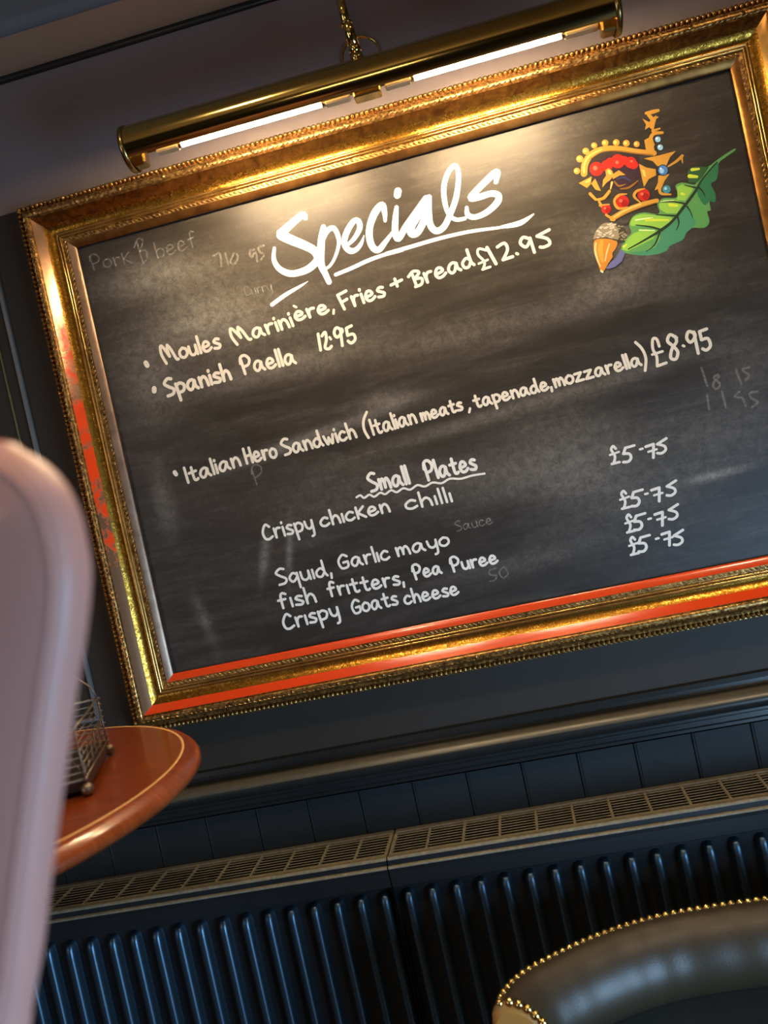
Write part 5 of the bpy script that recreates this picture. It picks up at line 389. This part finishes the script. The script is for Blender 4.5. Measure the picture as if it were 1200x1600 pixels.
# ================================================================ RADIATORS
def radiator(x0, x1, label, proto):
    L = x1-x0; R = empty('radiator', (x0, 0, 0)); tag(R, label, 'radiator', 'radiators under the framed board')
    Yf = -.128
    mb = MB()     # casing: rolled top edge, groove, second edge, fascia, back and ends
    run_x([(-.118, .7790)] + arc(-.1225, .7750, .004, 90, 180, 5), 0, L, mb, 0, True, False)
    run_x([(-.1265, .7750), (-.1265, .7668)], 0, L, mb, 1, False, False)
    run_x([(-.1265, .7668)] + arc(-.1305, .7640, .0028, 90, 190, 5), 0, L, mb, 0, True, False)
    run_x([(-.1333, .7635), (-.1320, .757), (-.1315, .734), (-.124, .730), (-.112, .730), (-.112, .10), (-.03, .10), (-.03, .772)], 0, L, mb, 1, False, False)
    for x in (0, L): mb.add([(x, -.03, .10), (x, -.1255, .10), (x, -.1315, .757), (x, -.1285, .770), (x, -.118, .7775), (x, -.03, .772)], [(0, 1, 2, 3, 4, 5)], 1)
    mb.build('casing', [M['rad_lit'], M['rad']], R, fix=False)
    ib = MB(); ib.box((.004, -.1215, .735), (L-.004, -.031, .752)); ib.build('shade_tray', M['rad_shade'], R)  # black tray added below the slats, standing for shade inside the casing
    g = MB()      # grille frame: back and front borders, end borders
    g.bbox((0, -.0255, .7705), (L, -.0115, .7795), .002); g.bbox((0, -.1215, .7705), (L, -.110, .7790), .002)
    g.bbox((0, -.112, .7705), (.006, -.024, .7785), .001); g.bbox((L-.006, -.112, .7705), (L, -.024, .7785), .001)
    G_ = g.build('top_grille', M['rad_lit'], R)
    n = 8
    sb = MB(); sb.bbox((0, -.0012, .7758), (L-.012, .0012, .7770), .0003); s0 = sb.build('slat', M['rad_lit'], G_); s0.location = (.006, -.110+.0106*.5, 0)
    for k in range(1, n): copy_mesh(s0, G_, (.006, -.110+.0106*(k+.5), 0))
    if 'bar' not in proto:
        cb = MB(); cb.bbox((-.0022, -.112, .7735), (.0022, -.024, .7784), .0008); proto['bar'] = cb.build('cross_bar', M['rad_lit'], G_); first = True
    else: first = False
    k0 = math.ceil((x0+.02+.1262)/.0600); k = k0
    while -.1262+.06*k < x1-.02:
        X = -.1262+.06*k-x0
        if first: proto['bar'].location = (X, 0, 0); first = False
        else: copy_mesh(proto['bar'], G_, (X, 0, 0))
        k += 1
    if 'fl' not in proto:    # one pressed column, rounded at its top
        cb = MB(); rows = []
        for z, s_ in ((.722, .0), (.7205, .45), (.716, .8), (.708, .97), (.695, 1), (.55, 1), (.4, 1), (.25, 1), (.135, 1), (.122, .8), (.116, 0)):
            rows.append([(hw*(.35+.65*s_), -.1115-h*s_, z) for hw, h in [(-.0100, 0), (-.0080, .007), (-.0066, .013), (-.0050, .0160), (-.0028, .0172), (.0, .0176), (.0028, .0172), (.0050, .0160), (.0066, .013), (.0080, .007), (.0100, 0)]])
        cb.grid(rows, 0, True); proto['fl'] = cb.build('column', M['rad_col'], R); first = True
    k = math.ceil((x0+.012+.288)/.0394)
    while -.288+.0394*k < x1-.012:
        X = -.288+.0394*k-x0
        if first: proto['fl'].location = (X, 0, 0); first = False
        else: copy_mesh(proto['fl'], R, (X, 0, 0))
        k += 1
    for x in (.08, L-.11):
        fb = MB(); fb.bbox((x, -.11, 0), (x+.03, -.04, .102), .003); fb.build('foot', M['rad'], R)
    return R
pr = {}
radiator(-1.62, -.3105, 'dark fluted radiator at left of the joint, behind the round table', pr)
radiator(-.3085, 1.12, 'dark fluted radiator at right of the joint, behind the studded leather chair', pr)

# ================================================================ FRAMED BLACKBOARD
BX0, BX1, BZ0, BZ1 = -.6355, .4785, 1.1190, 1.8815
board = empty('specials_blackboard', ((BX0+BX1)/2, 0, BZ0))
tag(board, 'large specials blackboard in ornate gilt frame hanging on the wall above the radiators', 'blackboard')
OFF = Vector(board.location)
def bput(mb, name, mats, parent=None, fix=True):
    o = mb.build(name, mats, parent or board, fix)
    if parent is None: o.location = -OFF
    return o
mb = MB(); mb.box((BX0-.01, -.0125, BZ0-.01), (BX1+.01, -.003, BZ1+.01)); bput(mb, 'board_panel', M['board'])

def sc_in(t): return (.0310+.0145*t, .0250+.0070*t**1.9)
P_STRIPS = [
    ([(.0, .0126), (.0, .0188)], 4, False), ([(.0, .0188), (.001, .0202), (.004, .0218), (.0085, .0244), (.0120, .0256)], 3, True),  # first strip is dark: shadow line between lip and board, as colour
    ([(.0120, .0256), (.0128, .0236), (.0198, .0240), (.0205, .0262)], 2, False),
    ([(.0205+.0020*(1-math.cos(a)), .0264+.0022*math.sin(a)) for a in [math.pi*i/6 for i in range(7)]], 5, True),
    ([(.0245, .0264), (.0250, .0252)], 2, False),
    ([(.0250+.0028*(1-math.cos(a)), .0254+.0030*math.sin(a)) for a in [math.pi*i/7 for i in range(8)]], 5, True),
    ([sc_in(i/8) for i in range(9)], 0, True),
    ([(.0455, .0320), (.0490, .0356), (.0535, .0406), (.0580, .0463)], 1, True),
    ([(.0580, .0463), (.0580, .0450), (.0592, .0470), (.0600, .0455)], 2, False),
    ([(.0600+.0060*(1-math.cos(a)), .0455-.001*(i/8)+.0042*math.sin(a)) for i, a in enumerate([math.pi*i/8 for i in range(9)])], 2, True),
    ([(.0720, .0445), (.0735, .0360), (.0752, .0280), (.0780, .0215), (.0820, .0182), (.0850, .0175)], 2, True),
    ([(.0850, .0175), (.0850, .0145), (.0940, .0145)], 2, False), ([(.0940, .0145), (.0940, .0)], 2, False)]
GM = [M['gold_mottled'], M['gold_smooth'], M['gold_antique'], M['gold_lip'], M['iron'], M['gold_smooth']]
cs = [(BX0, BZ0, -1, -1), (BX1, BZ0, 1, -1), (BX1, BZ1, 1, 1), (BX0, BZ1, -1, 1)]
bead = []
def bead_shape(u, h, r): return u, h, r
for i in range(4):
    a, b = cs[i], cs[(i+1) % 4]
    mb = MB()
    for prof, mat, sm in P_STRIPS:
        rows = [[(c[0]+c[2]*u, -h, c[1]+c[3]*u) for u, h in prof] for c in (a, b)]
        # two rows are enough along the rail; keep a few more for the corner shading
        mid = [[tuple(rows[0][j][k]*(1-t)+rows[1][j][k]*t for k in range(3)) for j in range(len(prof))] for t in (.05, .95)]
        mb.grid([rows[0], mid[0], mid[1], rows[1]], mat, sm)
    gm = GM[:]
    if i == 0: gm[1] = M['red_full']; gm[3] = M['red_full']
    if i == 2: gm[1] = M['gold_shaded']  # top band faces down: its shade put into a browner gold
    if i == 3: gm[1] = M['red_worn']; gm[3] = M['lip_sheen']  # left lip's silvery reflection put into a paler gold
    rail = mb.build('frame_rail', gm, board, fix=False); rail.location = -OFF
    rail['label'] = ['bottom rail of the gilt frame', 'right rail of the gilt frame', 'top rail of the gilt frame', 'left rail of the gilt frame'][i]
    # ornament along this rail, in a local frame: t along, u outward, h off the wall
    along = Vector((b[0]-a[0], 0, b[1]-a[1])); Ln = along.length; along.normalize()
    outv = Vector((0, 0, 1)) if i == 2 else Vector((0, 0, -1)) if i == 0 else Vector((1, 0, 0)) if i == 1 else Vector((-1, 0, 0))
    O = Vector((a[0], 0, a[1]))
    def L2W(t, u, h): return O+along*t+outv*u+Vector((0, -h, 0))
    bd = MB(); t = -.089+.004
    while t < Ln+.089:
        rows = []
        for p_, (hh, rr) in enumerate(((0, .0041), (.0050, .0040), (.0070, .0034), (.0082, .0020), (.0088, .0003))):
            rows.append([L2W(t+rr*math.cos(2*math.pi*k/8), .0894+rr*math.sin(2*math.pi*k/8), .0145+hh) for k in range(8)])
        bd.grid(rows, 0, True, True); t += .0083
    o = bd.build('bead_row', M['gold_antique'], rail, fix=False); o['kind'] = 'stuff'
    lf = MB(); t = -.060; k = 0
    while t < Ln+.060:
        for side in (-1, 1):
            ang = side*(.55+random.uniform(-.15, .15)); ln = .0140*random.uniform(.85, 1.15); wd = .0024*random.uniform(.8, 1.2)
            ct, st_ = math.cos(ang), math.sin(ang); u0 = .0660+side*.0028; h0 = .0478-abs(side)*.0010
            tt = t+random.uniform(-.001, .001)
            pts = [(-ln/2, 0, 0), (0, -wd, .0002), (ln*.5, 0, .0006), (0, wd, .0002), (0, 0, .0042)]
            vs = [L2W(tt+p[0]*ct-p[1]*st_, u0+p[0]*st_*.55+p[1]*ct, h0+p[2]) for p in pts]
            lf.add(vs, [(0, 1, 4), (1, 2, 4), (2, 3, 4), (3, 0, 4)], 0, False)
        if k % 9 == 4:      # a small boss among the leaves
            lf.grid([[L2W(t+r_*math.cos(2*math.pi*j/8), .066+r_*math.sin(2*math.pi*j/8), .0475+hh) for j in range(8)] for r_, hh in ((.004, 0), (.003, .0025), (.0003, .0034))], 0, True, True)
        t += .0088; k += 1
    o = lf.build('leaf_moulding', M['gold_antique'], rail, fix=False); o['kind'] = 'stuff'
    rb = MB(); t = -.012
    while t < Ln+.012:
        ang = .62; ct, st_ = math.cos(ang), math.sin(ang)
        rows = []
        for q in range(5):
            s_ = -1+q*.5; r_ = .0017*math.sqrt(max(0, 1-s_*s_))+.0001
            rows.append([L2W(t+s_*.0048*ct-r_*math.cos(aa)*st_, .0163+s_*.0048*st_+r_*math.cos(aa)*ct, .0242+1.3*r_*math.sin(aa)) for aa in (0, math.pi/4, math.pi/2, 3*math.pi/4, math.pi)])
        rb.grid(rows, 0, True); t += .0082
    o = rb.build('ribbon_moulding', M['gold_antique'], rail, fix=False); o['kind'] = 'stuff'

# ---- writing: brush and pen strokes as thin ribbons lying on the board face
YF = -.0126
def smooth_stroke(pts):
    segs, cur = [], [pts[0]]
    for p in pts[1:]:
        if p == cur[-1]: segs.append(cur); cur = [p]
        else: cur.append(p)
    segs.append(cur); out = []
    for sg in segs:
        if len(sg) < 2: continue
        if len(sg) == 2: q = [tuple(sg[0]), tuple(sg[1])]
        else:
            q = []; P_ = [sg[0]]+sg+[sg[-1]]
            for i in range(1, len(P_)-2):
                for k in range(5):
                    t = k/5
                    q.append(tuple(.5*((2*P_[i][j])+(-P_[i-1][j]+P_[i+1][j])*t+(2*P_[i-1][j]-5*P_[i][j]+4*P_[i+1][j]-P_[i+2][j])*t*t+(-P_[i-1][j]+3*P_[i][j]-3*P_[i+1][j]+P_[i+2][j])*t**3) for j in range(3)))
            q.append(tuple(sg[-1]))
        out.append(q)
    return out
lift = [0.0]
def stroke(mb, pts, mat=0, step=2e-6):
    for q in smooth_stroke([tuple(p) for p in pts]):
        q = [(x*1e-4, z*1e-4, w*1e-4) for x, z, w in q]; lift[0] += step; n = len(q); rows = []
        def dirn(i):
            a, b = q[max(i-1, 0)], q[min(i+1, n-1)]; d = Vector((b[0]-a[0], b[1]-a[1]))
            return d.normalized() if d.length > 1e-9 else Vector((1, 0))
        def row(c, d, hw, i): 
            y = YF-lift[0]-1.5e-6*i
            return [(c[0]-d[1]*hw, y, c[1]+d[0]*hw), (c[0]+d[1]*hw, y, c[1]-d[0]*hw)]
        d0, d1 = dirn(0), dirn(n-1)
        for a in (80, 60, 35, 12):
            r = q[0][2]/2; rows.append(row((q[0][0]-d0[0]*r*math.sin(math.radians(a)), q[0][1]-d0[1]*r*math.sin(math.radians(a))), d0, r*math.cos(math.radians(a)), 0))
        for i in range(n): rows.append(row(q[i], dirn(i), q[i][2]/2, i))
        for a in (12, 35, 60, 80):
            r = q[-1][2]/2; rows.append(row((q[-1][0]+d1[0]*r*math.sin(math.radians(a)), q[-1][1]+d1[1]*r*math.sin(math.radians(a))), d1, r*math.cos(math.radians(a)), n))
        mb.grid(rows, mat, False)
def writing(name, strokes, mat, label=None):
    mb = MB(); lift[0] = 0
    for s_ in strokes: stroke(mb, s_)
    o = bput(mb, name, mat, None, False)
    if label: o['label'] = label
    return o
for piece in GHOST: writing('erased_word', piece, M['ghost'])
writing('title_lettering', TITLE[:10], M['paint_title'], 'white brush lettering of the title word')
for q in TITLE[10:]: writing('title_underline', [q], M['paint_title'])
for d, lb in zip(DISH_LINE, ('mussels', 'paella', 'sandwich')):
    for kind, strokes in d: writing(kind, strokes, M['paint_pen'], lb+(' dish price' if kind == 'price' else ' dish wording') if kind in ('price', 'wording') else None)
for kind, strokes in HEADING: writing(kind, strokes, M['chalk_pen'])
for d, lb in zip(SMALL_PLATE_LINE, ('chicken', 'squid', 'fish fritters', 'goats cheese')):
    for kind, strokes in d: writing(kind, strokes, M['chalk_pen'], lb+(' price' if kind == 'price' else ' small plate wording') if kind in ('price', 'wording') else None)
def emblem(name, data, label):
    mats, idx = [], {}; mb = MB(); lift[0] = 4e-5
    for c, kind, pts in data:
        if not kind and name != 'painted_crown' and len(pts) > 8:      # round off outlines
            q = []; n = len(pts)
            for i in range(n):
                p0, p1, p2, p3 = [pts[(i+k) % n] for k in (-1, 0, 1, 2)]
                for t in (0, .33, .66): q.append([.5*((2*p1[j])+(-p0[j]+p2[j])*t+(2*p0[j]-5*p1[j]+4*p2[j]-p3[j])*t*t+(-p0[j]+3*p1[j]-3*p2[j]+p3[j])*t**3) for j in (0, 1)])
            pts = q
        if c not in idx: idx[c] = len(mats); mats.append(PM[c])
        if kind: stroke(mb, pts, idx[c], 1.2e-5)
        else:
            lift[0] += 1.2e-5; vs = [(p[0]*1e-4, YF-lift[0], p[1]*1e-4) for p in pts]
            mb.add(vs, [tuple(t) for t in tessellate_polygon([[Vector((v[0], v[2], 0)) for v in vs]])], idx[c])
    o = bput(mb, name, mats, None, False); o['label'] = label; return o
emblem('painted_crown', CROWN, 'painted golden crown with red and blue jewels')
emblem('painted_leaf', LEAF, 'painted green oak leaf')
emblem('painted_acorn', ACORN, 'painted orange acorn')

# ================================================================ PICTURE LIGHT
lamp = empty('picture_light', (-.078, -.20, 1.937)); tag(lamp, 'long brass picture light with two lit tubes above the framed blackboard', 'lamp')
X0, X1, RS = -.366, .366, .033
mb = MB(); rows = []
# open trough: closed from the rear top round the front to 42 degrees below horizontal; opening faces down and back to the board
angs = [math.radians(3+(221-3)*i/32) for i in range(33)]        # measured from +y (to the wall), over the top, to -y (front)
def pt(a, r): return (r*math.cos(a), r*math.sin(a))
outer = [pt(a, RS) for a in angs]; inner = [pt(a, RS-.0012) for a in angs[::-1]]
ring = outer+inner
mb.grid([[(x, y, z) for y, z in ring] for x in (X0, X1)], 0, True, True)
mb.build('shade', M['brass'], lamp, fix=False)
for x, s_ in ((X0, -1), (X1, 1)):
    mb = MB(); prof = [(0.0, .003), (.030, .003), (.0335, .0015), (.0345, -.001), (.0345, -.006), (.0330, -.0065)]
    mb.grid([[(x+s_*h, r*math.cos(2*math.pi*k/40), r*math.sin(2*math.pi*k/40)) for k in range(40)] for r, h in [(max(r, .0002), h) for r, h in prof]], 0, True, True)
    mb.build('end_cap', M['brass_dark'], lamp)
    mb = MB(); mb.bbox((min(x-s_*.003, x-s_*.026), -.012, -.030), (max(x-s_*.003, x-s_*.026), .012, -.006), .003); mb.build('end_bracket', M['brass_dark'], lamp)
TY, TZ, TR = .004, -.0095, .0060
for xa, xb in ((-.362, -.143), (-.0035, .209)):
    xa += .078; xb += .078
    mb = MB(); mb.tube([(xa, TY, TZ), (xb, TY, TZ)], TR, 14); tb = mb.build('tube', M['tube'], lamp)
    for e, q in ((xa, -1), (xb, 1)):
        mb = MB(); mb.tube([(e, TY, TZ), (e+q*.005, TY, TZ)], TR+.0006, 14); mb.build('tube_collar', M['brass_dark'], tb)
for xa, xb in ((-.402, -.367), (-.138, -.100), (-.047, -.0085), (.214, .262)):
    mb = MB(); mb.bbox((xa+.078, TY-.007, TZ-.0065), (xb+.078, TY+.010, TZ+.012), .002); mb.build('socket', M['socket'], lamp)
mb = MB(); mb.bbox((-.016, -.010, -.0215), (.024, .016, -.002), .002); mb.build('centre_bracket', M['brass_dark'], lamp)
mb = MB(); mb.tube([(0, .002, .030), (0, .002, .044)], [.011, .009], 16); mb.ball((0, .002, .050), .0095, 14, 8); mb.build('knuckle', M['brass'], lamp)
mb = MB(); mb.tube([(0, .002, .052), (-.003, .004, .085), (-.0035, .0045, .089)], .0078, 14); mb.tube([(-.0035, .0045, .088), (-.004, .005, .092)], .0088, 14)
mb.tube([(-.004, .005, .090), (-.008, .03, .15), (-.012, .08, .20), (-.013, .115, .240), (-.013, .125, .2765)], .0066, 14); mb.build('arm', M['brass'], lamp)
mb = MB(); mb.tube([(-.013, .125, .2705), (-.013, .125, .2755)], .018, 20); mb.build('arm_mount', M['brass'], lamp)
mb = MB(); mb.grid([[(-.004+r*math.cos(2*math.pi*k/40), .1995-h, .131+r*math.sin(2*math.pi*k/40)) for k in range(40)] for r, h in ((.034, 0), (.034, .004), (.0325, .0055), (.031, .004), (.0305, .002))], 0, True, True)
mb.grid([[(-.004+r*math.cos(2*math.pi*k/40), .1995-.002, .131+r*math.sin(2*math.pi*k/40)) for k in range(40)] for r in (.0305, .0002)], 1, False, True)
mb.build('wall_plate', [M['brass'], M['wall_up']], lamp)

# ================================================================ ROUND HIGH TABLE
tx, ty, tz = -.79, -.55, 1.09
tab = empty('high_table', (tx, ty, 0)); tag(tab, 'round polished mahogany high table with pale inlay line, left of the blackboard', 'table')
mb = MB(); mb.lathe([(.0002, tz), (.3425, tz)], n=96); mb.lathe([(.3455, tz), (.350, tz-.001), (.356, tz-.004), (.361, tz-.009), (.3635, tz-.014), (.3635, tz-.019), (.360, tz-.023), (.352, tz-.026), (.33, tz-.028), (.0002, tz-.028)], n=96)
mb.build('tabletop', M['wood'], tab)
mb = MB(); mb.lathe([(.3425, tz), (.3427, tz+.0003), (.3453, tz+.0003), (.3455, tz)], n=96); mb.build('inlay_line', M['inlay'], tab)
mb = MB(); mb.lathe([(.09, tz-.028), (.09, tz-.05), (.04, tz-.07), (.032, .9), (.045, .8), (.03, .7), (.028, .25), (.05, .18), (.055, .12), (.04, .09), (.24, .03), (.26, .015), (.26, 0), (.0002, 0)], n=40)
mb.build('pedestal', M['wood'], tab)

# small wire caddy standing on the table
A = Vector((-.579, -.407)); Bp = Vector((-.524, -.577)); ab = (Bp-A); pp = Vector((ab.y, -ab.x)).normalized()*.11
cad = empty('wire_caddy', (A.x, A.y, tz+.0004)); tag(cad, 'small dark wire caddy with ball feet standing on the round table', 'caddy')
c4 = [Vector((0, 0)), ab, ab+pp, pp]
mb = MB(); 
mb.add([(c.x*.97+.0, c.y*.97, z) for z in (.006, .018) for c in c4], [(0, 1, 2, 3), (4, 7, 6, 5), (0, 4, 5, 1), (1, 5, 6, 2), (2, 6, 7, 3), (3, 7, 4, 0)]); mb.build('tray', M['iron'], cad)
for c in c4:
    mb = MB(); mb.ball((c.x, c.y, .0075), .0075, 12, 8); mb.build('ball_foot', M['wire'], cad)
    mb = MB(); mb.tube([(c.x, c.y, .012), (c.x, c.y, .078)], .0011, 6); mb.build('post', M['wire'], cad)
for q in range(4):
    a, b = c4[q], c4[(q+1) % 4]; e = (b-a).normalized()*.003
    mb = MB()
    for k in range(8): 
        z = .019+.0082*k; r = .0016 if k in (0, 7) else .0008
        mb.tube([(a.x-e.x, a.y-e.y, z), (b.x+e.x, b.y+e.y, z)], r, 6)
    n = max(3, int((b-a).length/.014)); zz = [(a.lerp(b, j/n)) for j in range(n+1)]
    mb.tube([(p.x*.98, p.y*.98, .022+(.030 if j % 2 else 0)) for j, p in enumerate(zz)], .0006, 5)
    mb.build('wire_side', M['wire'], cad)
mb = MB(); a, b = c4[0], c4[3]
mb.tube([(a.x, a.y, .077), (a.x-.004, a.y-.002, .092), (a.x*.8+b.x*.2, a.y*.8+b.y*.2, .112), ((a.x+b.x)/2, (a.y+b.y)/2, .122), (a.x*.2+b.x*.8, a.y*.2+b.y*.8, .112), (b.x, b.y, .077)], .0013, 6)
mb.build('handle', M['wire'], cad)

# ================================================================ PINK HIGH-BACKED CHAIR (foreground, out of focus)
pc = empty('high_back_chair', (-.44, -1.10, 0)); tag(pc, 'dusty pink leather high-backed chair in the left foreground, out of focus', 'chair')
half = [(.0, .0, 1.436), (.10, 0, 1.434), (.2031, 0, 1.4155), (.2217, 0, 1.4064), (.2353, 0, 1.3922), (.2413, 0, 1.3748), (.2417, 0, 1.3555), (.2397, 0, 1.3399), (.2315, 0, 1.3158), (.2213, 0, 1.2918), (.2041, 0, 1.2492), (.1858, 0, 1.2028), (.1714, 0, 1.1651), (.1542, 0, 1.1239), (.135, 0, 1.05), (.125, 0, .95), (.14, 0, .80), (.165, 0, .66), (.17, 0, .60)]
_h = [(x, z) for x, y, z in half]; _s = []
for i in range(len(_h)-1):
    p = [Vector(_h[max(0, min(len(_h)-1, i+k))]) for k in (-1, 0, 1, 2)]
    for k in range(4):
        t = k/4; q = .5*((2*p[1])+(-p[0]+p[2])*t+(2*p[0]-5*p[1]+4*p[2]-p[3])*t*t+(-p[0]+3*p[1]-3*p[2]+p[3])*t**3); _s.append((q.x, 0, q.y))
half = _s+[half[-1]]
ol = [(-x, z) for x, y, z in half[::-1]][:-1]+[(x, z) for x, y, z in half]
cx_, cz_ = 0, 1.1
def inset(d):
    out = []; n = len(ol)
    for i, (x, z) in enumerate(ol):
        a, b = ol[max(i-1, 0)], ol[min(i+1, n-1)]; t = Vector((b[0]-a[0], b[1]-a[1])).normalized(); nn = Vector((t[1], -t[0]))
        out.append((x+nn.x*d, z+nn.y*d))
    return out
mb = MB(); rows = []
for d, y in ((.060, -.030), (.035, -.0285), (.016, -.0262), (.0085, -.0240), (.004, -.0222), (.001, -.0180), (-.0003, -.011), (.0, -.002), (.002, .003), (.006, .006), (.02, .009), (.06, .012)):
    rows.append([(x, y, z) for x, z in inset(d)])
mb.grid(rows, 0, True, False)
for r_ in (0, -1):
    R_ = rows[r_]; n = len(R_)
    for i in range(n//2): mb.add([R_[i], R_[i+1], R_[n-2-i], R_[n-1-i]] if i+1 != n-2-i else [R_[i], R_[i+1], R_[n-1-i]], [(0, 1, 2, 3) if i+1 != n-2-i else (0, 1, 2)], 0, True)
mb.build('backrest', M['leather_pink'], pc)
mb = MB(); q = inset(.0085); mb.tube([(x, -.0232, z) for x, z in q], .0017, 8); mb.build('piping', M['leather_pink'], pc)
mb = MB(); mb.bbox((-.22, -.45, .50), (.22, .01, .61), .02); mb.build('seat', M['leather_pink'], pc)
for sx in (-1, 1):
    for yy in (-.40, -.02):
        mb = MB(); mb.tube([(sx*.18, yy, .505), (sx*.2, yy+(.03 if yy > -.1 else -.02), 0.001)], [.022, .014], 10); mb.build('leg', M['leg'], pc)

# ================================================================ STUDDED LEATHER CHAIR (bottom right)
NP = [(-.143, -.420), (-.140, -.404), (-.126, -.378), (-.108, -.358), (-.085, -.341), (-.063, -.327), (-.032, -.309), (.0, -.294), (.033, -.282), (.068, -.273), (.102, -.268), (.140, -.266), (.175, -.266)]
ZN = .700
full = NP[:-1]+[(.1775, -.2655)]+[(2*.1775-x, y) for x, y in NP[-2::-1]]
cc = empty('leather_chair', (.1775, -.45, 0)); tag(cc, 'dark leather chair with curved padded back edged in brass studs, before the radiator', 'chair')
CO = Vector((.1775, -.45, 0))
def frame_at(path, i):
    a, b = Vector(path[max(i-1, 0)]), Vector(path[min(i+1, len(path)-1)]); t = (b-a).normalized()
    return t, Vector((t.y, -t.x))          # inward normal: towards the sitter
def resample(path, step):
    P_ = [Vector(p) for p in path]; out = [P_[0]]; acc = 0
    for a, b in zip(P_[:-1], P_[1:]):
        L = (b-a).length; s_ = step-acc
        while s_ <= L: out.append(a.lerp(b, s_/L)); s_ += step
        acc = (acc+L) % step if L else acc
    return out
fine = []
for i in range(len(full)-1):     # smooth path
    p0, p1, p2, p3 = [Vector(full[max(0, min(len(full)-1, i+k))]) for k in (-1, 0, 1, 2)]
    for k in range(4):
        t = k/4; fine.append(.5*((2*p1)+(-p0+p2)*t+(2*p0-5*p1+4*p2-p3)*t*t+(-p0+3*p1-3*p2+p3)*t**3))
fine.append(Vector(full[-1]))
sect = [(-.004, -.004), (.002, .0005), (.010, .0015), (.022, -.002), (.036, -.011), (.048, -.026), (.055, -.044), (.056, -.062), (.050, -.080), (.040, -.094), (.030, -.102)]
lower = [(.030, -.102), (.026, -.110), (.032, -.130), (.034, -.180), (.030, -.26), (.028, -.30)]
outr = [(-.004, -.004), (-.012, -.014), (-.016, -.04), (-.014, -.12), (-.010, -.30), (-.010, -.34), (.028, -.34), (.028, -.30)]
def sweep(sec, wr=0):
    rows = []
    for i, p in enumerate(fine):
        t, nn = frame_at(fine, i); rows.append([])
        for k, (d, z) in enumerate(sec):
            wv = wr*math.sin(i*1.05+.8*math.sin(i*.37))*max(0, math.sin(math.pi*k/(len(sec)-1)))**2*(1 if 20 < i < len(fine)-20 else .2)
            rows[-1].append((p.x+nn.x*(d+wv)-CO.x, p.y+nn.y*(d+wv)-CO.y, ZN+z))
    return rows
R1, R2, R3 = sweep(sect, .0008), sweep(lower, .0006), sweep(outr)
mb = MB(); mb.grid(R1, 0, True); mb.build('padded_top_roll', M['leather'], cc)
mb = MB(); mb.grid(R2, 0, True); mb.build('inner_back', M['leather_shaded'], cc)
mb = MB(); mb.grid(R3, 0, True); mb.build('outer_back', M['leather_tan'], cc)
for e in (0, -1):            # end panels
    mb = MB(); loop = [*R1[e], *R2[e][1:], *R3[e][::-1][1:-1]]; t, nn = frame_at(fine, 0 if e == 0 else len(fine)-1)
    sgn = -1 if e == 0 else 1; c0 = Vector((0, 0, 0))
    for v in loop: c0 += Vector(v)
    c0 /= len(loop); off = Vector((t.x, t.y, 0))*sgn*.006
    l2 = [Vector(v).lerp(c0, .10)+off for v in loop]
    mb.grid([loop, l2], 0, True, True); mb.add(l2, [tuple(range(len(l2)))], 0); mb.build('end_panel', M['leather_tan'], cc)
nm = MB(); rows = []
for hh, rr in ((0, .0050), (.0022, .0046), (.0038, .0028), (.0044, .0003)):
    rows.append([(rr*math.cos(2*math.pi*k/12), rr*math.sin(2*math.pi*k/12), hh) for k in range(12)])
nm.grid(rows, 0, True, True)
pos = []
for p in resample(fine, .0112):
    pos.append((Vector((p.x, p.y, ZN-.0005)), Vector((0, -.25, 1))))
for e in (0, -1):
    base = [Vector((v[0], v[1], v[2]))+CO for v in R1[e]]+[Vector(v)+CO for v in R2[e][1:]]
    q = [base[1]]; acc = 0
    for a, b in zip(base[1:-1], base[2:]):
        L = (b-a).length; s_ = .0118-acc
        while s_ <= L: q.append(a.lerp(b, s_/L)); s_ += .0118
        acc = (acc+L) % .0118
    t, nn = frame_at(fine, 0 if e == 0 else len(fine)-1)
    for p in q[1:14]: pos.append((p+Vector((t.x, t.y, 0))*(-.002 if e == 0 else .002), Vector((t.x, t.y, 0))*(-1 if e == 0 else 1)+Vector((nn.x, nn.y, 0))*.8))
nail0 = None
for p, d in pos[:290]:
    rot = d.to_track_quat('Z', 'Y').to_euler()
    if nail0 is None: nail0 = nm.build('stud', M['nail'], cc); nail0.location = p-CO; nail0.rotation_euler = rot
    else:
        c_ = copy_mesh(nail0, cc, p-CO, rot)
        if abs(d.z) < .1: c_.scale = (1.2, 1.2, 1.2)       # the end panel has larger studs
mb = MB(); mb.bbox((-.27, -.27, .36), (.27, .135, .44), .02); mb.build('seat', M['leather'], cc)
for sx in (-1, 1):
    for yy, tl in ((-.22, -.02), (.10, .03)):
        mb = MB(); mb.tube([(sx*.22, yy, .362), (sx*.235, yy+tl, .0)], [.022, .015], 10); mb.build('leg', M['leg'], cc)
